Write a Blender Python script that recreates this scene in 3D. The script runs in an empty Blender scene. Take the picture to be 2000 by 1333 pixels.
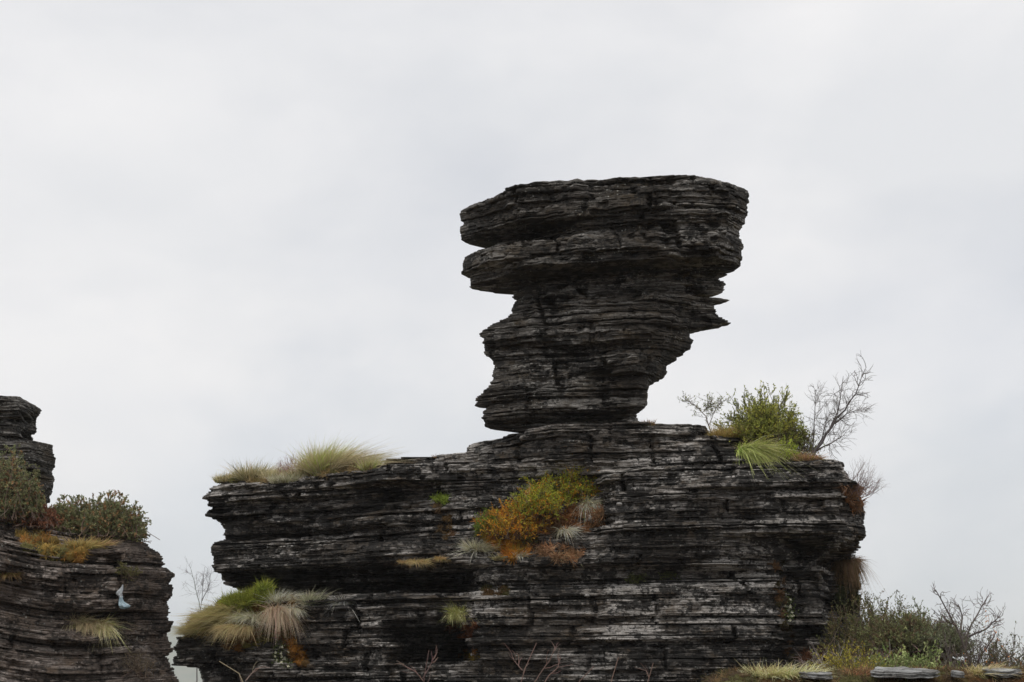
import bpy, math, random
import numpy as np
from mathutils import Vector

random.seed(7)
RNG = np.random.default_rng(11)
scene = bpy.context.scene
COL = scene.collection

# ------------------------------------------------------------------ camera, sky, sun, exposure
CAMZ = 1.7
FPX = 2778.0                       # focal length in photograph pixels (50 mm on 36 mm, 2000 px wide)
PITCH = math.atan((1345 - 666.5) / FPX)
CT, ST = math.cos(PITCH), math.sin(PITCH)
cam_d = bpy.data.cameras.new('camera')
cam_d.lens = 50.0; cam_d.sensor_width = 36.0; cam_d.clip_end = 20000; cam_d.clip_start = 0.05
cam = bpy.data.objects.new('camera', cam_d); COL.objects.link(cam)
cam.location = (0, 0, CAMZ); cam.rotation_euler = (math.pi / 2 + PITCH, 0, 0)
scene.camera = cam

SUN_EL, SUN_AZ = math.radians(66), math.radians(196)     # azimuth clockwise from +Y (view direction)
world = bpy.data.worlds.new('World'); scene.world = world; world.use_nodes = True
nt = world.node_tree; nt.nodes.clear()
def wn(t, **k):
    n = nt.nodes.new(t)
    for a, b in k.items(): setattr(n, a, b)
    return n
out = wn('ShaderNodeOutputWorld')
sky = wn('ShaderNodeTexSky', sky_type='NISHITA', sun_disc=False)
sky.sun_elevation = SUN_EL; sky.sun_rotation = SUN_AZ; sky.altitude = 2000; sky.air_density = 1.0; sky.dust_density = 1.5
bg_sky = wn('ShaderNodeBackground'); bg_sky.inputs['Strength'].default_value = 0.10
nt.links.new(sky.outputs[0], bg_sky.inputs[0])
tc = wn('ShaderNodeTexCoord')
mp = wn('ShaderNodeMapping'); mp.inputs['Scale'].default_value = (1, 1, 1.7); mp.inputs['Location'].default_value = (0.35, 0.1, 0.2)
nt.links.new(tc.outputs['Generated'], mp.inputs[0])
nz = wn('ShaderNodeTexNoise'); nz.inputs['Scale'].default_value = 3.2; nz.inputs['Detail'].default_value = 6; nz.inputs['Roughness'].default_value = 0.5
nz.inputs['Distortion'].default_value = 0.25
nt.links.new(mp.outputs[0], nz.inputs[0])
rp = wn('ShaderNodeValToRGB')
e = rp.color_ramp.elements
e[0].position = 0.36; e[0].color = (0.785, 0.795, 0.82, 1)
e[1].position = 0.60; e[1].color = (0.905, 0.898, 0.905, 1)
nt.links.new(nz.outputs['Fac'], rp.inputs[0])
bg_cl = wn('ShaderNodeBackground'); bg_cl.inputs['Strength'].default_value = 1.0
sp_ = wn('ShaderNodeSeparateXYZ'); nt.links.new(tc.outputs['Generated'], sp_.inputs[0])
wv = wn('ShaderNodeMath', operation='MULTIPLY_ADD'); wv.inputs[1].default_value = 0.45; nt.links.new(nz.outputs['Fac'], wv.inputs[0]); nt.links.new(sp_.outputs[2], wv.inputs[2])
rp3 = wn('ShaderNodeValToRGB'); e = rp3.color_ramp.elements
e[0].position = 0.24; e[0].color = (0.72, 0.775, 0.83, 1)
e[1].position = 0.46; e[1].color = (1, 1, 1, 1)
nt.links.new(wv.outputs[0], rp3.inputs[0])
mcl = wn('ShaderNodeMix', data_type='RGBA', blend_type='MULTIPLY'); mcl.inputs[0].default_value = 1.0
nt.links.new(rp.outputs[0], mcl.inputs[6]); nt.links.new(rp3.outputs[0], mcl.inputs[7]); nt.links.new(mcl.outputs[2], bg_cl.inputs[0])
# cloud cover: closed overcast with a few thin places
nz2 = wn('ShaderNodeTexNoise'); nz2.inputs['Scale'].default_value = 2.1; nz2.inputs['Detail'].default_value = 5; nz2.inputs['Roughness'].default_value = 0.55
mp2 = wn('ShaderNodeMapping'); mp2.inputs['Scale'].default_value = (1, 1, 2.4); mp2.inputs['Location'].default_value = (1.3, 4.2, 0.9)
nt.links.new(tc.outputs['Generated'], mp2.inputs[0]); nt.links.new(mp2.outputs[0], nz2.inputs[0])
rp2 = wn('ShaderNodeValToRGB')
e = rp2.color_ramp.elements
e[0].position = 0.32; e[0].color = (0.80, 0.80, 0.80, 1)
e[1].position = 0.55; e[1].color = (0.99, 0.99, 0.99, 1)
nt.links.new(nz2.outputs['Fac'], rp2.inputs[0])
mx = wn('ShaderNodeMixShader')
nt.links.new(rp2.outputs[0], mx.inputs[0]); nt.links.new(bg_sky.outputs[0], mx.inputs[1]); nt.links.new(bg_cl.outputs[0], mx.inputs[2])
nt.links.new(mx.outputs[0], out.inputs[0])

sun_d = bpy.data.lights.new('sun', 'SUN'); sun_d.energy = 1.5; sun_d.angle = math.radians(30); sun_d.color = (1.0, 0.96, 0.9)
sun = bpy.data.objects.new('sun', sun_d); COL.objects.link(sun)
sd = Vector((math.sin(SUN_AZ) * math.cos(SUN_EL), math.cos(SUN_AZ) * math.cos(SUN_EL), math.sin(SUN_EL)))
sun.rotation_euler = sd.to_track_quat('Z', 'Y').to_euler(); sun.location = (0, -20, 60)

vs = scene.view_settings
vs.view_transform = 'Standard'; vs.look = 'None'; vs.exposure = 0.05; vs.gamma = 1.0; vs.use_curve_mapping = False
scene.render.engine = 'CYCLES'
scene.cycles.max_bounces = 6; scene.cycles.volume_bounces = 3; scene.cycles.transparent_max_bounces = 8

# ------------------------------------------------------------------ helpers
def raydir(px, py):
    u = (px - 1000.0) / FPX; v = (666.5 - py) / FPX
    return np.array((u, CT - v * ST, ST + v * CT))
def at(px, py, d):
    """world point seen at photograph pixel (px, py) when it stands d metres in front of the camera"""
    r = raydir(px, py); t = d / r[1]
    return np.array((r[0] * t, d, CAMZ + r[2] * t))
def lin(r, g, b):
    f = lambda c: ((c / 255 + 0.055) / 1.055) ** 2.4 if c > 10.3 else c / 255 / 12.92
    return np.array((f(r), f(g), f(b)))

def _h(ix, iy, iz, seed):
    n = (ix.astype(np.int64) * 374761393 + iy.astype(np.int64) * 668265263 + iz.astype(np.int64) * 2147483647 + seed * 1274126177) & 0xffffffff
    n = ((n ^ (n >> 13)) * 1274126177) & 0xffffffff
    n = ((n ^ (n >> 16)) * 2246822519) & 0xffffffff
    return ((n ^ (n >> 15)) & 0xffffff) / float(0xffffff)
def noise(x, y, z, seed=0):
    x, y, z = np.broadcast_arrays(np.asarray(x, float), np.asarray(y, float), np.asarray(z, float))
    ix, iy, iz = np.floor(x), np.floor(y), np.floor(z)
    fx, fy, fz = x - ix, y - iy, z - iz
    fx, fy, fz = [f * f * (3 - 2 * f) for f in (fx, fy, fz)]
    r = 0
    for a in (0, 1):
        wa = fx if a else 1 - fx
        for b in (0, 1):
            wb = fy if b else 1 - fy
            for c in (0, 1):
                wc = fz if c else 1 - fz
                r = r + wa * wb * wc * _h(ix + a, iy + b, iz + c, seed)
    return r
def fbm(x, y, z, seed=0, o=4):
    r, a, t = 0, 1.0, 0
    for i in range(o):
        r = r + a * noise(x, y, z, seed + i * 17); t += a; a *= 0.5
        x, y, z = x * 2.03, y * 2.03, z * 2.03
    return r / t
def sstep(x, a, b):
    t = np.clip((x - a) / (b - a), 0, 1); return t * t * (3 - 2 * t)

def mesh_obj(name, V, F, mat, parent=None, attrs=None, origin=None, smooth=False):
    """V (n,3) array, F list of (m,k) index arrays; world coordinates, stored relative to the parent / origin"""
    V = np.asarray(V, np.float32)
    if parent is not None: o0 = np.array(parent['_o'])
    elif origin is not None: o0 = np.array(origin)
    else: o0 = np.zeros(3)
    me = bpy.data.meshes.new(name)
    if not isinstance(F, list): F = [F]
    F = [np.asarray(f, np.int32) for f in F if len(f)]
    nl = sum(f.size for f in F); nf = sum(len(f) for f in F)
    me.vertices.add(len(V)); me.vertices.foreach_set('co', (V - o0).astype(np.float32).ravel())
    me.loops.add(nl); me.loops.foreach_set('vertex_index', np.concatenate([f.ravel() for f in F]))
    me.polygons.add(nf)
    tot = np.concatenate([np.full(len(f), f.shape[1], np.int32) for f in F])
    st = np.concatenate(([0], np.cumsum(tot)[:-1])).astype(np.int32)
    me.polygons.foreach_set('loop_start', st); me.polygons.foreach_set('loop_total', tot)
    me.polygons.foreach_set('use_smooth', np.full(nf, bool(smooth)))
    me.update(calc_edges=True)
    for k, a in (attrs or {}).items():
        a = np.asarray(a, np.float32)
        if k == 'col':
            at_ = me.attributes.new('col', 'FLOAT_COLOR', 'POINT')
            at_.data.foreach_set('color', np.c_[a, np.ones(len(a), np.float32)].astype(np.float32).ravel())
        else:
            at_ = me.attributes.new(k, 'FLOAT_VECTOR', 'POINT'); at_.data.foreach_set('vector', a.ravel())
    me.materials.append(mat)
    ob = bpy.data.objects.new(name, me); COL.objects.link(ob)
    if parent is not None:
        ob.parent = parent; ob['_o'] = tuple(parent['_o'])
    else:
        ob.location = o0; ob['_o'] = tuple(float(v) for v in o0)
    return ob
def tag(o, label, cat, group=None, kind=None):
    if label: o['label'] = label
    if cat: o['category'] = cat
    if group: o['group'] = group
    if kind: o['kind'] = kind
    return o
def thing(name, loc, label, cat, group=None):
    o = bpy.data.objects.new(name, None); COL.objects.link(o)
    o.location = tuple(float(v) for v in loc); o['_o'] = tuple(float(v) for v in loc)
    o.empty_display_size = 0.2
    return tag(o, label, cat, group)

# ------------------------------------------------------------------ materials
def new_mat(name):
    m = bpy.data.materials.new(name); m.use_nodes = True
    n = m.node_tree; n.nodes.clear()
    return m, n
class NT:
    def __init__(s, n): s.n = n
    def add(s, t, **k):
        nd = s.n.nodes.new(t)
        for a, b in k.items():
            if a == 'ins':
                for kk, vv in b.items():
                    if hasattr(vv, 'is_linked') or isinstance(vv, bpy.types.NodeSocket): s.n.links.new(vv, nd.inputs[kk])
                    else: nd.inputs[kk].default_value = vv
            else: setattr(nd, a, b)
        return nd
    def ramp(s, fac, stops):
        r = s.add('ShaderNodeValToRGB', ins={0: fac}); el = r.color_ramp.elements
        while len(el) < len(stops): el.new(0.5)
        for q, (p, c) in zip(el, stops):
            q.position = p; q.color = (c, c, c, 1) if not hasattr(c, '__len__') else (*c, 1)
        return r.outputs[0]
    def mix(s, f, a, b, bt='MIX'):
        m = s.add('ShaderNodeMix', data_type='RGBA', blend_type=bt)
        for sock, v in ((m.inputs[0], f), (m.inputs[6], a), (m.inputs[7], b)):
            if isinstance(v, bpy.types.NodeSocket): s.n.links.new(v, sock)
            else: sock.default_value = v if not hasattr(v, '__len__') else (*v, 1)
        return m.outputs[2]
    def math(s, op, a, b=0.0):
        m = s.add('ShaderNodeMath', operation=op)
        for i, v in enumerate((a, b)):
            if isinstance(v, bpy.types.NodeSocket): s.n.links.new(v, m.inputs[i])
            else: m.inputs[i].default_value = v
        return m.outputs[0]
    def noise(s, vec, scale3, scale=1.0, detail=4, rough=0.55, loc=(0, 0, 0)):
        mp = s.add('ShaderNodeMapping', ins={'Vector': vec, 'Scale': scale3, 'Location': loc})
        return s.add('ShaderNodeTexNoise', ins={'Vector': mp.outputs[0], 'Scale': scale, 'Detail': detail, 'Roughness': rough}).outputs['Fac']

def rock_mat(name, pale, mid, dark, brown, pale_lo, lichen_lo, brown_amt, spots=0.5):
    m, n = new_mat(name); T = NT(n)
    o = T.add('ShaderNodeOutputMaterial'); p = T.add('ShaderNodeBsdfPrincipled')
    rest = T.add('ShaderNodeAttribute', attribute_name='rest').outputs['Vector']
    # lamination: long thin streaks that follow the bedding
    sA = T.noise(rest, (1.0, 1.0, 17), 1, 6, 0.66)
    sB = T.noise(rest, (4.5, 4.5, 44), 1, 4, 0.65, (3, 7, 1))
    sC = T.noise(rest, (0.5, 0.5, 5), 1, 3, 0.5, (9, 2, 4))
    zone = T.noise(rest, (0.45, 0.45, 0.6), 1, 3, 0.5, (5, 1, 8))
    st = T.math('ADD', T.math('MULTIPLY', sA, 0.5), T.math('ADD', T.math('MULTIPLY', sB, 0.32), T.math('MULTIPLY', sC, 0.22)))
    st = T.math('ADD', st, T.math('MULTIPLY', T.math('SUBTRACT', zone, 0.5), 0.42))
    palef = T.ramp(st, [(pale_lo, 0.0), (pale_lo + 0.05, 0.4), (pale_lo + 0.10, 1.0)])
    base = T.mix(T.ramp(sB, [(0.3, 0.0), (0.7, 1.0)]), dark, mid)
    col = T.mix(palef, base, pale)
    bedtone = T.noise(rest, (0.25, 0.25, 3.6), 1, 2, 0.6, (8, 5, 2))
    col = T.mix(1.0, col, T.ramp(bedtone, [(0.32, 0.6), (0.62, 1.0)]), 'MULTIPLY')
    # brown moss film
    bn = T.noise(rest, (1.6, 1.6, 3.0), 1, 6, 0.65, (2, 2, 2))
    col = T.mix(T.math('MULTIPLY', T.ramp(bn, [(0.5, 0.0), (0.66, 1.0)]), brown_amt), col, brown)
    # black lichen in ragged blotches, in two sizes
    l1 = T.noise(rest, (3.2, 3.2, 4.2), 1, 8, 0.68, (4, 4, 1))
    l2 = T.noise(rest, (12, 12, 14), 1, 6, 0.65, (1, 8, 3))
    lz = T.math('ADD', T.math('MULTIPLY', l1, 0.62), T.math('MULTIPLY', l2, 0.38))
    lzone = T.noise(rest, (0.7, 0.7, 1.5), 1, 2, 0.5, (6, 3, 5))
    lz = T.math('ADD', lz, T.math('MULTIPLY', T.math('SUBTRACT', lzone, 0.5), 0.3))
    lf = T.ramp(lz, [(lichen_lo, 0.0), (lichen_lo + 0.035, 0.9)])
    col = T.mix(lf, col, tuple(c * 0.55 for c in dark))
    # tiny white lichen spots
    vo = T.add('ShaderNodeTexVoronoi', ins={'Vector': rest, 'Scale': 10.0, 'Randomness': 1.0})
    sp = T.ramp(vo.outputs['Distance'], [(0.14, 1.0), (0.22, 0.0)])
    spz = T.ramp(T.noise(rest, (1.3, 1.3, 2), 1, 3, 0.5, (7, 7, 7)), [(0.52, 0.0), (0.6, 1.0)])
    col = T.mix(T.math('MULTIPLY', T.math('MULTIPLY', sp, spz), spots), col, (0.42, 0.42, 0.38))
    grain = T.noise(rest, (20, 20, 30), 1, 3, 0.7, (3, 1, 6))
    col = T.mix(1.0, col, T.ramp(grain, [(0.32, 0.45), (0.56, 1.0)]), 'MULTIPLY')
    n.links.new(col, p.inputs['Base Color'])
    p.inputs['Roughness'].default_value = 0.75
    p.inputs['Specular IOR Level'].default_value = 0.35
    bh = T.math('ADD', T.noise(rest, (14, 14, 60), 1, 6, 0.7), T.math('MULTIPLY', l2, 0.8))
    b = T.add('ShaderNodeBump', ins={'Height': bh, 'Strength': 0.6, 'Distance': 0.03})
    n.links.new(b.outputs[0], p.inputs['Normal']); n.links.new(p.outputs[0], o.inputs[0])
    return m

def plant_mat(name, rough=0.7, trans=0.25, bump=0.0):
    m, n = new_mat(name); T = NT(n)
    o = T.add('ShaderNodeOutputMaterial')
    a = T.add('ShaderNodeAttribute', attribute_name='col').outputs['Color']
    g = T.add('ShaderNodeNewGeometry')
    v = T.noise(g.outputs['Position'], (6, 6, 6), 1, 3, 0.6)
    col = T.mix(1.0, T.mix(1.0, a, (1.36, 1.38, 1.42), 'MULTIPLY'), T.ramp(v, [(0.3, 0.85), (0.7, 1.0)]), 'MULTIPLY')
    p = T.add('ShaderNodeBsdfPrincipled', ins={'Base Color': col, 'Roughness': rough, 'Specular IOR Level': 0.25})
    if bump:
        bn = T.noise(g.outputs['Position'], (60, 60, 60), 1, 4, 0.65)
        b = T.add('ShaderNodeBump', ins={'Height': bn, 'Strength': bump, 'Distance': 0.02}); n.links.new(b.outputs[0], p.inputs['Normal'])
    if trans:
        t = T.add('ShaderNodeBsdfTranslucent', ins={'Color': col})
        mxs = T.add('ShaderNodeMixShader', ins={0: trans, 1: p.outputs[0], 2: t.outputs[0]})
        n.links.new(mxs.outputs[0], o.inputs[0])
    else: n.links.new(p.outputs[0], o.inputs[0])
    return m

M_HEAD = rock_mat('weathered_head_stone', (0.40, 0.38, 0.35), (0.108, 0.090, 0.072), (0.032, 0.028, 0.023), (0.088, 0.062, 0.032), 0.505, 0.505, 0.65, 0.8)
M_BASE = rock_mat('laminated_slate', (0.62, 0.585, 0.545), (0.172, 0.146, 0.121), (0.032, 0.029, 0.026), (0.108, 0.076, 0.044), 0.497, 0.488, 0.8, 0.7)
M_LEFT = rock_mat('brown_slate', (0.54, 0.475, 0.43), (0.24, 0.19, 0.157), (0.056, 0.045, 0.037), (0.140, 0.098, 0.066), 0.53, 0.515, 0.85, 0.8)
M_GRASS = plant_mat('grass', 0.6, 0.3)
M_LEAF = plant_mat('leaf', 0.55, 0.3)
M_BARK = plant_mat('bark', 0.85, 0.0)
M_MOSS = plant_mat('moss', 0.9, 0.15, 0.8)

# ------------------------------------------------------------------ rocks built as stacks of thin laminae
def resample(P, near):
    """closed polyline -> points, fine where the rock faces the viewer"""
    Q = np.vstack((P, P[:1])); D = np.diff(Q, axis=0); L = np.hypot(D[:, 0], D[:, 1])
    keep = L > 1e-4
    out = []
    for i in range(len(P)):
        if not keep[i]: continue
        back = (-D[i, 0] / L[i]) > 0.25 and True          # outward normal of a counter-clockwise contour is (dy,-dx)
        n = max(1, int(round(L[i] / (near if not back else 0.30))))
        t = np.arange(n)[:, None] / n
        out.append(Q[i] + D[i] * t)
    return np.vstack(out)
def chaikin(P, r=0.14, cap=0.09):
    Q = np.roll(P, -1, axis=0); D = Q - P; L = np.hypot(D[:, 0], D[:, 1])[:, None] + 1e-9
    k = np.minimum(r, cap / L)
    return np.stack((P + D * k, P + D * (1 - k)), 1).reshape(-1, 2)

def lamina_mesh(C, off, s_top, s_bot, warp, bev, seed, coarse=False):
    """one thin sheet of rock: contour C (n,2) with outward offset off; returns verts, quads, tris, rest"""
    n = len(C)
    T = np.roll(C, -1, 0) - np.roll(C, 1, 0); T /= (np.hypot(T[:, 0], T[:, 1])[:, None] + 1e-9)
    N = np.c_[T[:, 1], -T[:, 0]]
    # soften normals so neighbouring points spread evenly
    for _ in range(3):
        N = (N + np.roll(N, 1, 0) + np.roll(N, -1, 0)); N /= (np.hypot(N[:, 0], N[:, 1])[:, None] + 1e-9)
    cen = C.mean(0); th = s_top - s_bot
    O = C + N * off[:, None]
    inner = cen + (C - cen) * 0.45
    tilt = (noise(C[:, 0] * 3, C[:, 1] * 3, seed * 1.3, 5) - 0.5) * th * 0.5
    rings = [(inner, s_top), (O - N * bev * 1.0, s_top), (O + N * bev * 0.2, s_top - th * 0.22), (O - N * bev * 0.15, s_bot + th * 0.25), (O - N * bev * 1.3, s_bot), (inner, s_bot)]
    V, R = [], []
    for i, (p, s) in enumerate(rings):
        sz = np.full(n, s) + (tilt if 1 <= i <= 4 else 0)
        z = sz + warp(p[:, 0], p[:, 1])
        V.append(np.c_[p, z]); R.append(np.c_[p, sz])
    V.append(np.array([[cen[0], cen[1], s_top + warp(cen[0:1], cen[1:2])[0]], [cen[0], cen[1], s_bot + warp(cen[0:1], cen[1:2])[0]]]))
    R.append(np.array([[cen[0], cen[1], s_top], [cen[0], cen[1], s_bot]]))
    V = np.vstack(V); R = np.vstack(R)
    i = np.arange(n); j = (i + 1) % n
    q = np.vstack([np.c_[k * n + j, k * n + i, (k + 1) * n + i, (k + 1) * n + j] for k in range(5)])
    t = np.vstack((np.c_[i, j, np.full(n, 6 * n)], np.c_[5 * n + j, 5 * n + i, np.full(n, 6 * n + 1)]))
    return V, q, t, R

def build_rock(name, label, cat, rails, back_d, mat, seed, warp=lambda x, y: 0 * x, s_min=0.0, amp=1.0, near=0.05, bed=(0.09, 0.26), hidden_to=1.5, lam=(0.016, 0.05), deep=0.16, rough=1.0, lip=1.0, jnt=0.6, part='rock_layer', top_pad=0.0, back_in=2.0):
    R = np.random.default_rng(seed)
    rl = []
    for rail in rails:
        A = np.array([at(px, py, d) for (py, px, d) in rail])
        s = A[:, 2] - warp(A[:, 0], A[:, 1])
        for k in np.where(np.diff(s) > 0.0)[0]: print('RAIL', name, rail[k], rail[k + 1], round(float(s[k + 1] - s[k]), 3))
        s = np.minimum.accumulate(s - np.arange(len(s)) * 1e-5)[::-1]
        rl.append((s, A[::-1, 0], A[::-1, 1]))
    s_max = max(r[0][-1] for r in rl) + top_pad
    if s_min is None: s_min = min(r[0][0] for r in rl)
    mid = rl[len(rl) // 2]
    org = (float(mid[1].mean()), float(mid[2].mean()) + 1.0, s_min)
    root = thing(name, org, label, cat)
    gs = [s_min]
    while gs[-1] < s_max: gs.append(gs[-1] + R.uniform(0.22, 0.75))
    gA = R.choice([0.05, 0.14, 0.24, 0.34], len(gs), p=[0.25, 0.3, 0.25, 0.2]) * lip
    s = s_min; bi = 0; li = 0
    while s < s_max - 1e-6:
        hid = s < hidden_to
        bt = 0.30 if hid else R.uniform(*bed)
        if hid: bt = min(bt, max(hidden_to - s, 0.02))
        top = min(s + bt, s_max)
        if s_max - top < 0.03: top = s_max
        ib = R.choice([0.0, 0.02, 0.05, 0.09, 0.14], p=[0.3, 0.25, 0.22, 0.15, 0.08]) * amp
        fl = R.choice([0.1, 0.35, 0.7, 1.0], p=[0.3, 0.3, 0.25, 0.15])
        Vs, Qs, Ts, Rs, nv = [], [], [], [], 0
        z = s
        while z < top - 1e-6:
            lt = 0.3 if hid else R.uniform(*lam) * (1.8 if R.random() < 0.12 else 1.0)
            zt = min(z + lt, top)
            if top - zt < 0.010: zt = top
            zm = (z + zt) / 2
            pts = np.array([(np.interp(zm, r[0], r[1]), np.interp(zm, r[0], r[2])) for r in rl])
            x0, x1 = pts[:, 0].min(), pts[:, 0].max()
            wd = x1 - x0; i1, i2 = min(0.5, wd * 0.12), min(back_in, wd * 0.35)
            bl = np.array([[pts[-1, 0] - i1 * .2, pts[-1, 1] + 0.28], [pts[-1, 0] - i1, pts[-1, 1] + 0.55], [x1 - i2, max(back_d, pts[-1, 1] + .6)], [x0 + i2, max(back_d, pts[0, 1] + .6)], [pts[0, 0] + i1, pts[0, 1] + 0.55], [pts[0, 0] + i1 * .2, pts[0, 1] + 0.28]])
            P = np.vstack((pts, bl))
            C = resample(chaikin(P), 0.25 if hid else near)
            X, Y = C[:, 0], C[:, 1]
            off = 0.05 * amp - ib * (0.25 + 1.1 * noise(X * 0.5, Y * 0.5, bi * 7.1 + .5, seed))
            off += amp * 0.14 * (fbm(X * 0.55, Y * 0.55, zm * 0.7, seed + 3) - 0.5)
            off += amp * 0.14 * (fbm(X * 1.5, Y * 1.5, zm * 2.2, seed + 5, 3) - 0.5)
            gb = math.floor(zm / 0.47 + 0.35 * math.sin(zm * 3)) * 5.3 + .5
            off -= amp * 0.14 * sstep(noise(X * 0.55 + gb, Y * 0.55, gb, seed + 11), 0.48, 0.60)                 # fallen blocks several beds thick
            off -= amp * 0.13 * sstep(noise(X * 0.9, Y * 0.9, bi * 3.3 + 9.5, seed + 1), 0.57, 0.67)            # missing blocks of one bed
            gi = max(0, int(np.searchsorted(gs, zm)) - 1); gt = (zm - gs[gi]) / (gs[min(gi + 1, len(gs) - 1)] - gs[gi] + 1e-6)
            mod = sstep(noise(X * 0.42, Y * 0.42, gi * 9.1 + .5, seed + 21), 0.30, 0.62)
            off += gA[gi] * mod * (max(0.0, 1 - gt) ** 1.3 - 0.42)
            jr = _h(np.array([gi]), np.array([3]), np.array([seed]), 9)[0]
            ja = (X * 0.75 + Y * 0.35 + 0.5 * (noise(X * 0.4, Y * 0.4, gi * 3.7, seed + 31) - .5)) * (0.7 + 0.7 * jr) + jr * 11
            jc = np.floor(ja); jf = np.minimum(ja - jc, 1 - ja + jc)
            off += jnt * 0.16 * (_h(jc, np.full_like(jc, gi), np.full_like(jc, 5), seed) - 0.55)
            off -= jnt * 0.14 * (jf < 0.03) * (_h(np.round(ja), np.full_like(jc, gi), np.full_like(jc, 8), seed) > 0.45)
            off -= amp * fl * R.uniform(0, 0.04)
            off += amp * fl * 0.05 * (noise(X * 2.2, Y * 2.2, li * 5.7 + .5, seed + 2) - 0.5)
            off += amp * (0.3 + 0.7 * fl) * 0.045 * (noise(X * 8, Y * 8, li * 1.0 + .5, seed + 4) - 0.5)
            off += amp * rough * 0.075 * (noise(X * 5, Y * 5, zm * 8, seed + 15) - 0.5)
            off += amp * rough * 0.05 * (noise(X * 15, Y * 15, zm * 17, seed + 14) - 0.5)
            off -= amp * (0.2 + fl) * 0.04 * sstep(noise(X * 1.7, Y * 1.7, li * 2.7 + .5, seed + 6), 0.58, 0.61)   # broken lamina edges
            off -= amp * 0.07 * sstep(noise(X * 4.5, Y * 4.5, bi * 2.7 + li * .31, seed + 8), 0.68, 0.72)
            edge = np.minimum(np.abs(X - x0), np.abs(x1 - X))
            off = off * (0.45 + 0.55 * sstep(edge, 0.1, 0.7))
            if R.random() < 0.12 and not hid: off -= deep * R.uniform(0.5, 1.0) * sstep(noise(X * 0.4, Y * 0.4, li * 4.1, seed + 7), 0.25, 0.6) * sstep(edge, 0.0, 0.5)
            v, q, t, rr = lamina_mesh(C, off, zt, z, warp, min(0.016, (zt - z) * 0.4) * (0.25 + 0.75 * fl), li + seed)
            Vs.append(v); Qs.append(q + nv); Ts.append(t + nv); Rs.append(rr); nv += len(v)
            z = zt; li += 1
        mesh_obj(part, np.vstack(Vs), [np.vstack(Qs), np.vstack(Ts)], mat, root, {'rest': np.vstack(Rs) + np.array((seed * 3.7, 0, 0))})
        s = top; bi += 1
    return root

# --- the top-heavy balanced rock
head_L = [(py, px, 32.0 if py < 600 else 31.7) for (px, py) in [
    (945,404),(905,409),(899,413),(897,418),(900,425),(898,440),(899,468),(906,471),(966,473),(966,481),(927,489),(907,503),(900,515),(903,535),(910,550),(912,560),(942,564),(991,568),
    (996,573),(992,581),(1001,588),(996,600),(992,612),(985,620),(964,630),(938,645),(932,655),(941,662),(938,668),(941,680),(943,692),(955,705),(966,725),(962,742),
    (950,755),(940,768),(926,777),(922,794),(946,797),(940,805),(936,816),(940,830),(955,836),(985,838),(1012,843),(1060,846),(1120,848)]]
head_R = [(py, px, 30.6 if py < 500 else (30.75 if py < 530 else (31.0 if py < 578 else 31.3))) for (px, py) in [
    (1400,357),(1425,360),(1460,370),(1469,375),(1463,386),(1462,420),(1456,432),(1452,470),(1457,484),(1453,490),(1455,518),(1441,528),(1430,535),(1414,541),(1418,555),(1418,570),(1404,575),
    (1404,580),(1434,586),(1396,593),(1398,600),(1408,611),(1422,624),(1434,631),(1400,638),(1370,645),(1350,649),(1356,660),(1350,680),(1327,700),(1310,711),(1308,722),(1303,736),(1287,745),(1272,753),
    (1270,770),(1272,790),(1262,800),(1250,810),(1253,820),(1256,832),(1260,850)]]
head_rails = [
    head_L,
    [(365,1000,30.7),(395,1000,30.7),(418,1008,30.7),(428,1012,30.7),(452,1058,31.5),(460,1062,31.5),(468,992,30.9),(475,985,30.7),(505,985,30.6),(520,992,30.6),(544,1012,31.4),(560,1022,31.6),(600,1032,31.3),(640,1022,31.0),(668,1024,31.0),(680,1024,31.3),(712,1022,31.1),(780,1012,31.0),(815,1004,31.1),(826,1040,31.6),(846,1132,31.3)],
    [(353,1120,30.35),(420,1125,30.35),(430,1150,30.6),(455,1120,30.6),(465,1130,30.3),(507,1130,30.2),(536,1130,31.2),(552,1130,31.3),(600,1140,30.75),(662,1140,30.6),(678,1140,31.15),(705,1140,31.0),(760,1140,30.75),(800,1140,30.8),(818,1145,31.2),(830,1150,31.2),(848,1165,30.9)],
    [(340,1290,29.95),(402,1300,29.9),(408,1300,30.1),(440,1300,30.1),(470,1300,29.9),(497,1300,29.8),(526,1300,30.8),(560,1290,30.85),(610,1280,30.4),(650,1270,30.35),(672,1265,30.7),(684,1250,30.6),(690,1245,30.3),(722,1240,30.3),(730,1240,30.65),(790,1240,30.6),(812,1230,30.9),(828,1232,30.7),(850,1240,30.6)],
    [(345,1325,29.95),(353,1395,29.95),(378,1428,29.9),(470,1412,29.9),(494,1412,29.8),(513,1395,30.4),(538,1345,30.9),(565,1335,30.95),(620,1320,30.8),(680,1300,30.7),(740,1270,30.7),(790,1265,30.8),(810,1250,31.0),(828,1252,31.0),(850,1257,31.0)],
    head_R]
und = lambda x, y: 0.03 * np.sin(x * 0.55 + 0.8) + 0.015 * np.sin(x * 1.3 + y * 0.7)
head = build_rock('balanced_rock', 'dark top-heavy mushroom-shaped rock balanced on a narrow neck above the ledge', 'rock', head_rails, 32.9, M_HEAD, 21, warp=und, s_min=None, amp=0.85, rough=1.8, lip=0.45, near=0.042, hidden_to=0, deep=0.2)

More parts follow.
